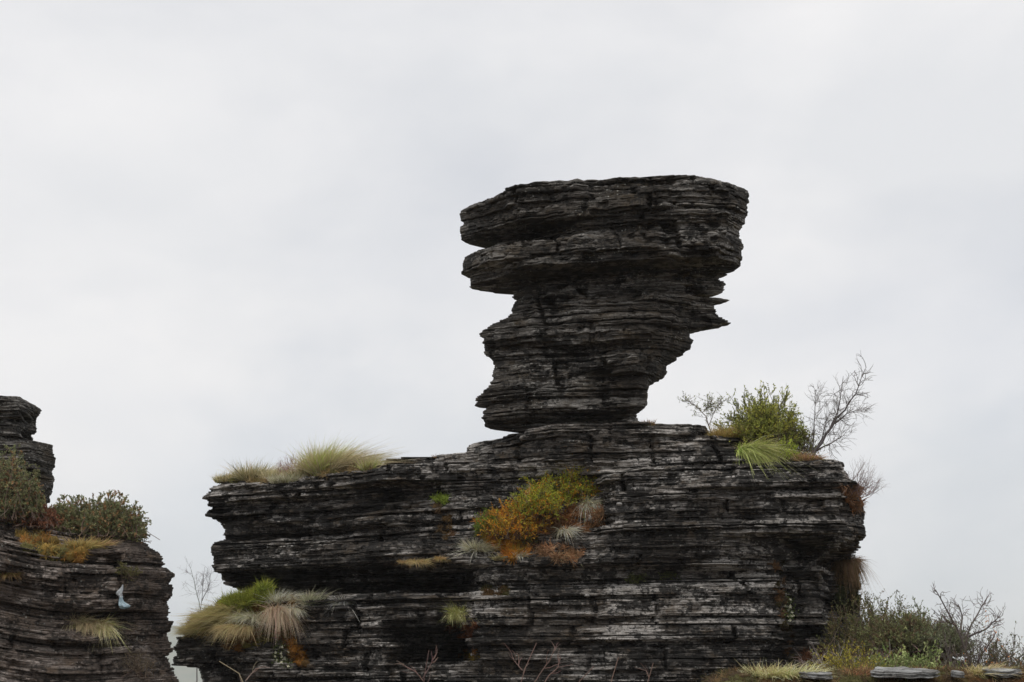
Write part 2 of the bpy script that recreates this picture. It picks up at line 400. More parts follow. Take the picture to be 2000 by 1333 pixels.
# --- the broad outcrop that carries it
base_rails = [
    [(880,907,33.4),(891,904,33.3),(895,742,33.1),(911,736,33.0),(923,560,33.4),(936,432,34.4),(947,425,34.6),(957,393,34.5),(985,388,34.5),(993,399,34.5),(1000,389,34.5),(1012,400,34.5),(1022,424,34.5),(1040,436,34.5),(1055,430,34.5),(1063,404,34.3),(1100,408,34.3),(1120,420,34.2),(1140,432,34.1),(1152,458,34.0),(1160,482,33.6),(1236,482,33.2),(1244,342,33.6),(1262,333,33.6),(1301,336,33.6),(1304,384,33.5),(1340,390,33.4),(1500,392,33.4)],
    [(868,950,32.6),(881,948,32.6),(897,790,32.9),(911,782,32.9),(924,600,33.3),(934,565,33.0),(968,565,33.0),(980,570,33.7),(1020,570,33.7),(1046,570,34.2),(1062,570,33.1),(1106,570,33.05),(1118,570,34.0),(1150,575,34.3),(1160,570,33.4),(1170,565,32.5),(1187,562,32.2),(1240,562,32.0),(1340,562,32.0),(1500,562,32.0)],
    [(857,1000,31.8),(870,1000,31.8),(894,850,32.4),(903,845,32.4),(908,745,31.9),(936,745,31.6),(954,745,32.4),(1000,745,32.4),(1012,745,31.9),(1050,745,32.5),(1075,745,31.8),(1100,745,31.9),(1112,745,33.1),(1153,745,33.6),(1163,745,31.8),(1190,745,31.4),(1340,745,31.2),(1500,745,31.2)],
    [(851,1025,31.4),(864,1022,31.4),(894,905,32.1),(904,900,32.0),(915,885,31.8),(960,880,31.8),(1000,880,31.6),(1040,880,31.5),(1100,885,31.2),(1110,900,31.8),(1124,915,33.2),(1150,915,33.4),(1161,885,32.0),(1170,880,31.3),(1205,878,31.3),(1228,892,32.2),(1290,892,32.4),(1306,885,31.4),(1340,880,31.2),(1500,880,31.2)],
    [(846,1050,31.1),(880,1030,31.2),(900,1000,31.4),(960,950,31.5),(1040,932,31.1),(1100,935,30.9),(1112,935,31.2),(1150,935,31.3),(1160,932,30.9),(1340,935,30.8),(1500,935,30.8)],
    [(839,1100,30.75),(895,1080,30.9),(940,1050,31.2),(1000,1045,31.2),(1060,1040,30.8),(1100,1040,30.6),(1116,1040,31.1),(1150,1040,31.1),(1164,1040,30.6),(1250,1040,30.5),(1262,1040,30.75),(1270,1040,30.5),(1340,1040,30.4),(1500,1040,30.5)],
    [(834,1200,30.5),(900,1170,30.6),(928,1160,30.9),(935,1158,31.2),(1000,1152,30.9),(1060,1160,30.4),(1102,1165,30.2),(1112,1165,30.6),(1148,1165,30.65),(1160,1165,30.25),(1205,1165,30.15),(1212,1165,30.35),(1222,1165,30.15),(1250,1165,30.1),(1262,1165,30.4),(1270,1165,30.05),(1340,1165,30.0),(1500,1165,30.2)],
    [(834,1225,30.5),(900,1200,30.7),(914,1195,30.8),(919,1182,30.2),(1000,1185,30.2),(1035,1185,30.1),(1043,1185,30.35),(1055,1185,30.1),(1099,1185,29.95),(1111,1185,30.5),(1138,1185,30.6),(1152,1185,30.05),(1205,1185,29.95),(1212,1185,30.2),(1222,1185,29.95),(1250,1185,29.9),(1262,1185,30.25),(1270,1185,29.85),(1340,1185,29.8),(1500,1185,30.0)],
    [(834,1240,30.45),(838,1300,30.6),(852,1305,30.6),(856,1390,30.7),(876,1400,30.6),(880,1410,30.5),(906,1420,30.3),(911,1400,29.8),(960,1400,29.6),(990,1400,29.75),(1040,1400,29.5),(1085,1400,29.7),(1093,1400,30.0),(1102,1400,29.8),(1113,1400,30.4),(1132,1400,30.5),(1146,1400,29.85),(1198,1400,29.75),(1205,1400,30.0),(1214,1400,29.75),(1245,1400,29.65),(1256,1400,30.05),(1268,1400,29.6),(1340,1400,29.5),(1500,1400,29.5)],
    [(837,1340,30.65),(852,1345,30.65),(857,1430,30.75),(876,1440,30.7),(881,1500,30.7),(895,1510,30.7),(903,1555,29.7),(960,1560,29.3),(1040,1560,29.2),(1053,1560,30.1),(1090,1550,30.3),(1096,1522,30.2),(1140,1520,29.9),(1240,1526,29.65),(1340,1530,29.4),(1500,1530,29.4)],
    [(838,1370,30.75),(852,1372,30.75),(857,1445,30.85),(876,1455,30.8),(881,1520,30.8),(895,1535,30.8),(903,1580,29.7),(960,1590,29.3),(1040,1590,29.2),(1055,1580,30.2),(1090,1560,30.6),(1096,1530,30.6),(1140,1534,30.4),(1240,1546,30.2),(1340,1545,29.9),(1500,1545,29.9)],
    [(838,1378,30.9),(852,1379,30.9),(857,1452,31.0),(876,1463,30.95),(881,1532,30.95),(896,1570,30.9),(905,1632,29.8),(930,1648,29.2),(960,1655,29.0),(1040,1652,29.1),(1060,1640,29.4),(1080,1622,30.0),(1096,1606,30.2),(1160,1612,30.1),(1240,1630,29.8),(1340,1645,29.6),(1500,1645,29.6)],
    [(838,1380,31.0),(852,1381,31.0),(857,1455,31.1),(876,1466,31.05),(881,1536,31.05),(898,1600,31.0),(905,1636,30.6),(930,1655,30.0),(960,1680,29.7),(1040,1690,29.7),(1060,1670,30.0),(1080,1632,30.8),(1096,1616,31.2),(1160,1624,31.2),(1240,1640,31.0),(1340,1660,30.6),(1500,1660,30.6)],
    [(838,1382,31.3),(852,1383,31.3),(857,1457,31.4),(876,1470,31.3),(881,1540,31.3),(898,1608,31.3),(905,1640,31.2),(930,1660,31.0),(950,1688,30.6),(985,1690,30.5),(1000,1704,30.2),(1030,1700,30.2),(1055,1704,30.2),(1062,1690,30.4),(1075,1681,30.7),(1088,1684,31.2),(1100,1680,31.7),(1130,1686,31.7),(1160,1678,31.7),(1200,1690,31.5),(1340,1720,31.2),(1500,1720,31.2)]]
und2 = lambda x, y: 0.02 * np.sin(x * 0.33 + 1.1) + 0.008 * np.sin(x * 1.1 + y * 0.5)
base = build_rock('rock_outcrop', 'broad dark outcrop of thin slate layers with grassy ledges, under the mushroom-shaped rock', 'rock', base_rails, 38.0, M_BASE, 33, warp=und2, amp=1.0, rough=1.4, lip=1.1, jnt=1.0, deep=0.32)

# --- the brown outcrop on the other side of the gap
left_rails = [
    [(1030,-150,27.5),(1060,-150,26.2),(1500,-150,25.8)],
    [(1035,0,27.0),(1060,0,26.0),(1110,0,25.8),(1128,0,26.1),(1180,0,26.3),(1220,0,26.0),(1235,0,25.7),(1340,0,25.6),(1500,0,25.6)],
    [(1045,120,27.2),(1075,130,26.5),(1105,130,26.3),(1180,130,26.2),(1196,130,26.45),(1225,130,26.5),(1250,130,26.0),(1265,130,26.25),(1340,130,25.9),(1500,130,25.9)],
    [(1050,230,27.6),(1075,255,27.0),(1110,260,26.8),(1150,262,26.6),(1188,262,26.7),(1200,262,27.0),(1230,258,26.95),(1275,258,26.6),(1340,265,26.4),(1500,265,26.4)],
    [(py, px, 28.2) for (px, py) in [(268,1052),(290,1060),(304,1074),(313,1085),(324,1100),(339,1108),(343,1125),(338,1140),(335,1165),(323,1180),(330,1200),(337,1215),(328,1235),(333,1260),(335,1290),(345,1310),(352,1333),(360,1500)]]]
wl = lambda x, y: 0.065 * np.square(np.clip(-7.7 - x, 0, 4)) + 0.05 * np.square(np.clip(x + 7.7, 0, 2)) + 0.015 * np.sin(x * 1.7)
left = build_rock('brown_rock_outcrop', 'brown outcrop of sagging slate layers topped with a rounded heath bush', 'rock', left_rails, 31.0, M_LEFT, 45, warp=wl, amp=1.1, rough=1.9, lip=0.8, deep=0.26, bed=(0.08, 0.24))

tower_rails = [
    [(788,-140,33.6),(1500,-160,33.6)],
    [(790,-20,33.0),(1500,-20,33.0)],
    [(790,40,33.1),(815,50,33.1),(822,40,33.6),(832,45,33.3),(848,45,33.3),(856,35,33.6),(866,55,33.1),(910,65,33.0),(920,55,33.4),(935,60,33.2),(960,58,33.3),(1000,40,33.6),(1500,40,33.6)],
    [(py, px, 34.2) for (px, py) in [(60,791),(76,797),(77,808),(66,817),(42,823),(73,832),(74,841),(60,848),(34,857),(88,866),(101,870),(103,885),(108,896),(104,910),(97,920),(104,935),(100,952),(86,968),(74,985),(70,1000),(70,1500)]]]
tower = build_rock('rock_stack', 'dark jagged stack of rock slabs rising behind the heath bushes', 'rock', tower_rails, 37.0, M_HEAD, 57, amp=0.8, hidden_to=5.2, lip=0.25, jnt=0.3, deep=0.2)

# ------------------------------------------------------------------ ground, bank, far hills
def gheight(x, y):
    r = np.hypot(x, y - 20)
    z = 0.25 * (fbm(x * 0.25, y * 0.25, 0.5, 71) - 0.5)
    z = z + 1.9 * np.exp(-((y - 19.3) / np.where(y < 19.3, 1.5, 8.0)) ** 2) * sstep(x, 1.6, 2.9)                     # low bank with the flat stones
    z = z + 1.15 * np.exp(-(((x - 7.9) / 1.3) ** 2 + ((y - 29.5) / 2.6) ** 2))                # slope of rubble and shrubs beside the outcrop
    z = z + 0.35 * np.exp(-(((x - 10.5) / 2.2) ** 2 + ((y - 28.5) / 3.0) ** 2))
    z = z + 0.9 * sstep(y, 24, 29) * np.exp(-((y - 30) / 14) ** 2)
    z = z - 0.00055 * np.clip(r - 30, 0, None) ** 2 * (r < 500) - np.where(r >= 500, 0.00055 * 470 ** 2, 0)
    z = z + np.where(r > 40, 3.0 * (fbm(x * 0.03, y * 0.03, 1.5, 73) - 0.5) * sstep(r, 40, 120), 0)
    # distant ridges
    z = z + sstep(r, 500, 3500) * (275 * np.exp(-((x + 1020) / 700) ** 2) * np.exp(-((y - 4500) / 1000) ** 2) * (0.8 + 0.4 * fbm(x * .004, y * .004, 0, 75)) + 60 * fbm(x * 0.0016, y * 0.0016, 2.5, 77))
    return z
def graded(a, b, c, nmid, nout, far):
    m = np.linspace(a, b, nmid)
    g = np.geomspace(1, far, nout)
    return np.unique(np.concatenate((a - g + 0.0, m, b + g)))
gx = graded(-14, 16, 0, 150, 60, 5000); gy = np.concatenate((-np.geomspace(5000, 3, 40), np.linspace(0, 46, 230), 46 + np.geomspace(1, 3300, 80), np.linspace(3500, 5600, 36), np.geomspace(5800, 9000, 8)))
GX, GY = np.meshgrid(gx, gy, indexing='ij'); GZ = gheight(GX, GY)
near_m = (np.abs(GX) < 20) & (GY < 45) & (GY > 2)
GZ = GZ + np.where(near_m, 0.10 * (fbm(GX * 2.2, GY * 2.2, 0.3, 81) - 0.5), 0)
na, nb = GX.shape
idx = np.arange(na * nb).reshape(na, nb)
gq = np.stack((idx[:-1, :-1], idx[1:, :-1], idx[1:, 1:], idx[:-1, 1:]), -1).reshape(-1, 4)
gm, gn = new_mat('mountain_ground'); T = NT(gn)
go = T.add('ShaderNodeOutputMaterial'); geo = T.add('ShaderNodeNewGeometry').outputs['Position']
n1 = T.noise(geo, (1, 1, 1), 0.9, 6, 0.65); n2 = T.noise(geo, (1, 1, 1), 5.0, 5, 0.6); n3 = T.noise(geo, (1, 1, 1), 0.02, 5, 0.6)
gc = T.mix(T.ramp(n1, [(0.4, 0), (0.6, 1)]), (0.075, 0.032, 0.012), (0.06, 0.055, 0.02))
gc = T.mix(T.ramp(n2, [(0.5, 0), (0.62, 1)]), gc, (0.03, 0.02, 0.012))
far = T.math('GREATER_THAN', T.add('ShaderNodeSeparateXYZ', ins={0: geo}).outputs[1], 60.0)
gc = T.mix(far, gc, T.mix(T.ramp(n3, [(0.4, 0), (0.6, 1)]), (0.05, 0.075, 0.03), (0.10, 0.10, 0.05)))
gp = T.add('ShaderNodeBsdfPrincipled', ins={'Base Color': gc, 'Roughness': 0.95, 'Specular IOR Level': 0.1})
gb = T.add('ShaderNodeBump', ins={'Height': n2, 'Strength': 0.8, 'Distance': 0.08}); gn.links.new(gb.outputs[0], gp.inputs['Normal'])
gn.links.new(gp.outputs[0], go.inputs[0])
ground = mesh_obj('ground', np.c_[GX.ravel(), GY.ravel(), GZ.ravel()], gq, gm, smooth=True)
ground['kind'] = 'structure'

# ------------------------------------------------------------------ finding the surface under a plant
bpy.context.view_layer.update()
DG = bpy.context.evaluated_depsgraph_get()
def hit(px, py):
    ok, loc, nor, *_ = scene.ray_cast(DG, Vector((0, 0, CAMZ)), Vector(raydir(px, py)).normalized())
    return (np.array(loc), np.array(nor)) if ok and loc[1] < 60 else (None, None)
def drop(px, py, d, up=0.6):
    """first surface straight below a point a little above pixel (px,py) at depth d"""
    p = at(px, py, d); p[2] += up
    ok, loc, *_ = scene.ray_cast(DG, Vector(p), Vector((0, 0, -1)))
    return np.array(loc) if ok else p
def spot(px, py, d=None):
    if d is None:
        l, n = hit(px, py)
        if l is not None: return l
        d = 30
    return drop(px, py, d)
#PLANTS
# ------------------------------------------------------------------ plant geometry
def unit(v): return v / (np.linalg.norm(v, axis=-1, keepdims=True) + 1e-9)
UP = np.array((0.0, 0.0, 1.0))
def blades(B, D, L, bend, W, c0, c1):
    """ribbons: bases B (n,3), directions D, lengths L (n), bend vectors (n,3) added with t^2, widths W; colours at foot and tip"""
    n = len(B); T = np.array((0, 0.35, 0.7, 1.0)); wt = np.array((1.0, 0.9, 0.6, 0.08))
    side = unit(np.cross(D, RNG.normal(size=(n, 3)) + np.array((0, 1.5, 0))))
    P = B[:, None] + D[:, None] * (L[:, None] * T)[..., None] + bend[:, None] * (L[:, None] * T ** 2)[..., None]
    w = (W[:, None] * wt)[..., None] * side[:, None] * 0.5
    V = np.stack((P - w, P + w), 2).reshape(-1, 3)
    k = np.arange(n)[:, None] * 8 + np.array((0, 2, 4))
    F = np.stack((k, k + 1, k + 3, k + 2), -1).reshape(-1, 4)
    C = c0[:, None] * (1 - T)[:, None] + c1[:, None] * T[:, None]
    return V, F, np.repeat(C, 2, axis=1).reshape(-1, 3)
def leaves(P, D, L, W, C):
    n = len(P); s = unit(np.cross(D, RNG.normal(size=(n, 3)))); nn = np.cross(D, s)
    V = np.stack((P, P + D * L[:, None] * .5 + s * W[:, None] * .5 + nn * W[:, None] * .12, P + D * L[:, None], P + D * L[:, None] * .5 - s * W[:, None] * .5 + nn * W[:, None] * .12), 1).reshape(-1, 3)
    k = np.arange(n) * 4
    return V, np.vstack((np.c_[k, k + 1, k + 2], np.c_[k, k + 2, k + 3])), np.repeat(C, 4, axis=0)
def tubes(P, r0, r1, C, sides=4):
    """P (n,m,3) polylines, tapering from r0 to r1 (n)"""
    n, m, _ = P.shape
    T = np.gradient(P, axis=1); T = unit(T)
    a = unit(np.cross(T, np.array((0.31, 0.87, 0.37)))); b = np.cross(T, a)
    t = np.linspace(0, 1, m)[None, :]; r = (r0[:, None] * (1 - t) + r1[:, None] * t)
    ang = np.arange(sides) * 2 * np.pi / sides
    V = P[:, :, None] + r[..., None, None] * (a[:, :, None] * np.cos(ang)[:, None] + b[:, :, None] * np.sin(ang)[:, None])
    idx = np.arange(n * m * sides).reshape(n, m, sides); nx = np.roll(idx, -1, axis=2)
    F = np.stack((idx[:, :-1], nx[:, :-1], nx[:, 1:], idx[:, 1:]), -1).reshape(-1, 4)
    return V.reshape(-1, 3), F, np.repeat(C, m * sides, axis=0)
def jit(c, n, v=0.18):
    c = np.asarray(c)
    return np.clip(c[None] * (1 + RNG.normal(0, v, (n, 1))) * (1 + RNG.normal(0, v * .3, (n, 3))), 0.003, 1)
def pick(cols, n, v=0.18, w=None):
    i = RNG.choice(len(cols), n, p=w)
    return np.clip(np.array(cols)[i] * (1 + RNG.normal(0, v, (n, 1))), 0.003, 1)
class Acc:
    def __init__(s): s.V, s.F, s.C, s.n = [], [], [], 0
    def add(s, t):
        V, F, C = t; s.V.append(V); s.F.append(F + s.n); s.C.append(C); s.n += len(V)
    def build(s, name, mat, parent, smooth=False):
        if not s.n: return None
        by = {}
        for f in s.F: by.setdefault(f.shape[1], []).append(f)
        return mesh_obj(name, np.vstack(s.V), [np.vstack(v) for v in by.values()], mat, parent, {'col': np.vstack(s.C)}, smooth=smooth)

G_GREEN = lin(122, 146, 52); G_LIME = lin(150, 172, 60); G_DARK = lin(74, 96, 44); G_STRAW = lin(196, 180, 142); G_PALE = lin(214, 204, 176); G_BROWN = lin(140, 106, 78); G_RUST = lin(150, 84, 40); G_ORANGE = lin(196, 116, 30); G_OLIVE = lin(112, 116, 62)

def tuft(base, label, h=0.5, r=0.12, n=700, spread=0.6, wind=(0.3, 0, 0), droop=0.35, green=G_GREEN, straw=G_STRAW, fg=0.5, group='grass tufts on the rocks', w=0.011, tip_mix=0.6, lean=(0, 0, 0), name='grass_tuft'):
    base = np.asarray(base, float)
    root = thing(name, base, label, 'grass', group)
    for part, fr, c in (('green_blades', fg, green), ('dry_blades', 1 - fg, straw)):
        m = int(n * fr * 1.5)
        if m < 5: continue
        a = RNG.uniform(0, 2 * np.pi, m); rr = r * np.sqrt(RNG.random(m))
        B = base + np.c_[rr * np.cos(a), rr * np.sin(a) * .7, np.full(m, -0.06)]
        K = 6; ki = RNG.integers(0, K, m); kd = RNG.normal(0, .15, (K, 3)); kb = RNG.normal(0, .16, (K, 3)) * (1, 1, .5); kc = RNG.normal(1, .16, (K, 1)); kl = RNG.uniform(.7, 1.1, K)
        D = unit(np.c_[np.cos(a) * spread * rr / r, np.sin(a) * spread * rr / r, np.ones(m)] + RNG.normal(0, 0.17, (m, 3)) + np.array(lean) + kd[ki])
        L = h * kl[ki] * RNG.uniform(0.35, 1.12, m) * (1.0 if part == 'green_blades' else 1.12)
        bend = np.array(wind) * RNG.uniform(0.3, 1.3, (m, 1)) + np.c_[D[:, :2] * 0.35, np.zeros(m)] + np.array((0, 0, -1)) * (droop * RNG.uniform(0.4, 1.4, m))[:, None]
        bend = bend + kb[ki] + RNG.normal(0, .12, (m, 3))
        c0 = kc[ki] * jit(np.asarray(c) * 0.85, m, .24); c1 = kc[ki] * jit(np.asarray(c) * (1 - tip_mix) + np.asarray(straw) * tip_mix, m)
        A = Acc(); A.add(blades(B, D, L, bend, w * RNG.uniform(0.45, 1.3, m), np.clip(c0, .004, .6), np.clip(c1, .004, .6))); A.build(part, M_GRASS, root)
    return root

def stems_curve(a, b, m=6, sag=0.15):
    """curved polylines from a (n,3) to b (n,3)"""
    n = len(a); t = np.linspace(0, 1, m)[None, :, None]
    d = b - a; L = np.linalg.norm(d, axis=1)[:, None, None]
    off = RNG.normal(0, 1, (n, 1, 3)) * sag * L
    P = a[:, None] + d[:, None] * t + off * np.sin(t * np.pi) * 0.5
    P[:, 1:-1] += RNG.normal(0, 0.02, (n, m - 2, 3)) * L
    return P
def shrub(base, label, rx, rz, n_st=40, n_tw=7, n_lf=9, leaf=0.045, cols=(G_GREEN,), w=None, ry=None, tilt=(0, 0, 0), bark=lin(92, 78, 66), r0=0.010, fill=0.55, cat='shrub', name='leafy_shrub', group=None, tw_len=0.3, base_r=0.12, lw=0.42, up=0.5, low=-0.02, ragged=0.3):
    base = np.asarray(base, float); ry = ry or rx
    root = thing(name, base, label, cat, group)
    a = RNG.uniform(0, 2 * np.pi, n_st); cz = RNG.uniform(low, 1, n_st); sz = np.sqrt(np.clip(1 - cz ** 2, 0, 1)); k = RNG.uniform(fill, 1.0, n_st) * (1 - ragged * .6 + ragged * RNG.random(n_st))
    tip = base + np.array(tilt) + np.c_[rx * np.cos(a) * sz, ry * np.sin(a) * sz, rz * (0.12 + 0.88 * np.clip(cz, -0.2, 1))] * k[:, None]
    st = base + np.c_[RNG.normal(0, base_r, n_st), RNG.normal(0, base_r, n_st), np.full(n_st, -0.06)] + np.c_[np.cos(a) * sz * rx * .35, np.sin(a) * sz * ry * .35, np.zeros(n_st)]
    P = stems_curve(st, tip)
    S = Acc(); S.add(tubes(P, np.full(n_st, r0), np.full(n_st, r0 * .4), jit(bark, n_st)))
    m = n_st * n_tw
    si = np.repeat(np.arange(n_st), n_tw); f = RNG.uniform(0.35, 1.0, m) * 4.999; i0 = f.astype(int); fr = (f - i0)[:, None]
    p0 = P[si, i0] * (1 - fr) + P[si, i0 + 1] * fr
    out = unit(p0 - base + RNG.normal(0, 0.55 * max(rx, rz), (m, 3)) + UP * up * rz)
    L = tw_len * RNG.uniform(0.4, 1.1, m)
    Q = stems_curve(p0, p0 + out * L[:, None], 4, 0.2)
    S.add(tubes(Q, np.full(m, r0 * .4), np.full(m, r0 * .18), jit(bark, m), 3)); S.build('stems', M_BARK, root)
    if n_lf:
        q = m * n_lf; ti = np.repeat(np.arange(m), n_lf); f = RNG.uniform(0.15, 1.0, q) * 2.999; i0 = f.astype(int); fr = (f - i0)[:, None]
        lp = Q[ti, i0] * (1 - fr) + Q[ti, i0 + 1] * fr
        ld = unit(out[ti] * 0.8 + RNG.normal(0, 0.6, (q, 3)) + UP * 0.25)
        tc = pick(cols, m, 0.15, w)[ti]
        A = Acc(); A.add(leaves(lp, ld, leaf * RNG.uniform(0.6, 1.25, q), leaf * lw * RNG.uniform(0.7, 1.3, q), np.clip(tc * (1 + RNG.normal(0, .15, (q, 1))), .004, 1)))
        A.build('foliage', M_LEAF, root)
    return root

def bare_tree(lines, label, name='bare_tree', cat='tree', r0=0.03, twig=0.35, n_tw=26, bark=lin(96, 84, 76), twbark=None, group=None, levels=2, leaf=0, leaf_cols=None, spread=0.75, tip_r=0.004, min_r=0.0035):
    """lines: limb polylines of world points, first the trunk; twigs grow out of them by themselves"""
    base = np.asarray(lines[0][0], float)
    root = thing(name, base, label, cat, group)
    twbark = bark if twbark is None else twbark
    lf = []
    for li, ln in enumerate(lines):
        tw = Acc()
        ln = np.asarray(ln, float); seg = np.linalg.norm(np.diff(ln, axis=0), axis=1); u = np.r_[0, np.cumsum(seg)] / seg.sum()
        t = np.linspace(0, 1, 12); P = np.stack([np.interp(t, u, ln[:, k]) for k in range(3)], 1); P[1:-1] += RNG.normal(0, 0.006 * seg.sum(), (10, 3))
        rr = r0 * (1.0 if li == 0 else 0.55)
        A = Acc(); A.add(tubes(P[None], np.array([rr]), np.array([tip_r]), jit(bark, 1), 6)); limb = A.build('trunk' if li == 0 else 'limb', M_BARK, root, True)
        par = [(P, seg.sum())]
        for lev in range(levels):
            nxt = []
            for Q, Ltot in par:
                k = n_tw if lev == 0 else max(3, n_tw // 5)
                f = RNG.uniform(0.22, 1.0, k) * (len(Q) - 1.001); i0 = f.astype(int); fr = (f - i0)[:, None]
                p = Q[i0] * (1 - fr) + Q[i0 + 1] * fr; d = unit(Q[i0 + 1] - Q[i0])
                dd = unit(d + RNG.normal(0, spread, (k, 3)) + UP * 0.15)
                L = twig * (0.55 ** lev) * RNG.uniform(0.35, 1.1, k)
                W = stems_curve(p, p + dd * L[:, None], 5, 0.18)
                r_ = max(min_r, rr * (0.26 * 0.6 ** lev))
                tw.add(tubes(W, np.full(k, r_), np.full(k, r_ * .5), jit(twbark, k), 3))
                nxt += [(W[i], L[i]) for i in range(k)]
                if leaf and lev == levels - 1: lf += [W[i][j] for i in range(k) for j in (2, 3, 4)]
            par = nxt
        tw.build('twigs', M_BARK, limb)
    if leaf and lf:
        lp = np.array(lf); lp = lp[RNG.random(len(lp)) < 0.8]; q = len(lp)
        A = Acc(); A.add(leaves(lp, unit(RNG.normal(0, 1, (q, 3)) + UP * .4), leaf * RNG.uniform(.6, 1.2, q), leaf * .45 * RNG.uniform(.7, 1.2, q), pick(leaf_cols, q)))
        A.build('foliage', M_LEAF, root)
    return root

def inside(px, py, poly):
    r = False; j = len(poly) - 1
    for i in range(len(poly)):
        xi, yi = poly[i]; xj, yj = poly[j]
        if (yi > py) != (yj > py) and px < (xj - xi) * (py - yi) / (yj - yi) + xi: r = not r
        j = i
    return r
def surf_points(poly, n):
    """n points of the rock face inside an outline of the photograph, on the rock itself"""
    xs = [p[0] for p in poly]; ys = [p[1] for p in poly]; P, N = [], []
    for _ in range(n * 8):
        x, y = random.uniform(min(xs), max(xs)), random.uniform(min(ys), max(ys))
        if inside(x, y, poly):
            l, nn = hit(x, y)
            if l is not None: P.append(l); N.append(nn)
            if len(P) >= n: break
    return np.array(P), np.array(N)
BLOB_V, BLOB_F = None, None
def blob_template():
    global BLOB_V, BLOB_F
    nu, nv = 9, 5; V = []
    for j in range(nv):
        ph = (j / (nv - 1) * 1.15 - 0.15) * math.pi / 2
        for i in range(nu):
            a = 2 * math.pi * i / nu + j * .3; V.append((math.cos(a) * math.cos(ph), math.sin(a) * math.cos(ph), math.sin(ph)))
    F = [(j * nu + i, j * nu + (i + 1) % nu, (j + 1) * nu + (i + 1) % nu, (j + 1) * nu + i) for j in range(nv - 1) for i in range(nu)]
    BLOB_V, BLOB_F = np.array(V), np.array(F)
blob_template()
def moss(poly, label, cols, n=40, size=(0.05, 0.11), blade=0.05, per=45, w=None, cat='moss', name='moss_patch', group='moss patches on the rocks', flat=0.6, upb=0.5, bw=0.012, pts=None):
    """cushions pressed onto the rock face and covered with short fine shoots"""
    if pts is None: P, N = surf_points(poly, n)
    else: P, N = pts
    if len(P) < 3: print('MOSS MISS', label); return None
    root = thing(name, P[np.argmin(P[:, 2])], label, cat, group)
    n = len(P); sz = RNG.uniform(size[0], size[1], n); cc = pick(cols, n, 0.15, w)
    ax = unit(N + UP * upb); e1 = unit(np.cross(ax, np.array((0.2, .1, 1.0)))); e2 = np.cross(ax, e1)
    T = BLOB_V[None] * (1 + RNG.normal(0, 0.12, (n, len(BLOB_V), 1)))
    V = P[:, None] - ax[:, None] * sz[:, None, None] * .25 + (T[..., 0:1] * e1[:, None] + T[..., 1:2] * e2[:, None]) * sz[:, None, None] + T[..., 2:3] * ax[:, None] * (sz * flat)[:, None, None]
    F = (np.arange(n)[:, None, None] * len(BLOB_V) + BLOB_F[None]).reshape(-1, 4)
    lab_ = np.arange(n)
    near_ = np.linalg.norm(P[:, None] - P[None], axis=2) < (sz[:, None] + sz[None]) * .95
    for _ in range(40): lab_ = np.where(near_, lab_[None], n).min(1)
    for u in np.unique(lab_):
        k = np.where(lab_ == u)[0]
        A = Acc(); A.add((V[k].reshape(-1, 3), (np.arange(len(k))[:, None, None] * len(BLOB_V) + BLOB_F[None]).reshape(-1, 4), np.repeat(cc[k] * .6, len(BLOB_V), axis=0))); cu = A.build('cushion', M_MOSS, root, True)
        m = len(k) * per; i = np.repeat(k, per); t = RNG.integers(0, len(BLOB_V), m)
        b = V[i, t] + RNG.normal(0, .2, (m, 3)) * sz[i][:, None]; d = unit(unit(V[i, t] - P[i]) * .8 + ax[i] * .5 + RNG.normal(0, .45, (m, 3)))
        c = np.clip(cc[i] * (1 + RNG.normal(0, .25, (m, 1))), .003, 1)
        A = Acc(); A.add(blades(b, d, blade * RNG.uniform(.5, 1.3, m), RNG.normal(0, .25, (m, 3)), bw * RNG.uniform(.6, 1.3, m), c * .8, c)); A.build('shoots', M_GRASS, cu)
    return root

def ledge(px, py, inset=.3, up=.5):
    l = None
    for k in range(10, 60, 5):
        l, _ = hit(px, py + k)
        if l is not None and l[1] < 36: break
    return drop(px, py, l[1] + inset, up)
# ------------------------------------------------------------------ plants on the ledge over the overhanging block
STRAW = G_STRAW
g1 = 'grass tufts on the overhanging ledge'
tuft(ledge(492, 943, .45), 'broad straw-tipped green grass tuft at the outer end of the overhanging ledge', 0.52, 0.36, 1700, 0.5, (0.3, 0, 0), 0.3, G_OLIVE, STRAW, .45, g1)
tuft(ledge(540, 936, .45), 'wind-combed straw grass hummock between the heather and the outer tuft', 0.52, 0.30, 1300, 0.5, (0.4, 0, 0), 0.3, G_OLIVE, STRAW, .35, g1)
tuft(ledge(447, 950, .3), 'low yellowish grass fringe on the bare tip of the overhanging ledge', 0.28, 0.34, 800, 0.5, (0.3, 0, 0), 0.3, G_OLIVE, STRAW, .4, g1)
SP = [(x_, random.uniform(.08, .6)) for x_ in np.linspace(436, 735, 120)]
SP = np.array([ledge(x_, 957 - (x_ - 390) * .147, i_, .35) for x_, i_ in SP])
moss(None, 'thin mat of straw and brown turf joining the tufts on the overhanging ledge', (lin(150, 126, 86), lin(126, 108, 70), lin(112, 110, 62), lin(172, 152, 112)), size=(.05, .10), blade=.13, per=45, pts=(SP, np.tile((0, -.2, 1.0), (len(SP), 1))), name='turf_mat', cat='grass', flat=.5)
shrub(ledge(568, 931, .5), 'reddish-brown leafless heather tangle among the straw grass', 0.40, 0.62, 60, 8, 0, bark=lin(138, 104, 96), r0=0.006, name='heather', group=None, tw_len=.2)
tuft(ledge(560, 934, .18), 'pale short grass fringe hanging over the ledge edge under the heather', 0.32, 0.36, 1100, 0.6, (0.3, -.1, 0), 0.35, G_OLIVE, G_PALE, .3, g1)
tuft(ledge(582, 930, .22), 'small dark green grass tuft just beneath the tallest tuft', 0.40, 0.14, 550, 0.5, (0.2, 0, 0), 0.25, G_DARK, STRAW, .7, g1, tip_mix=.3)
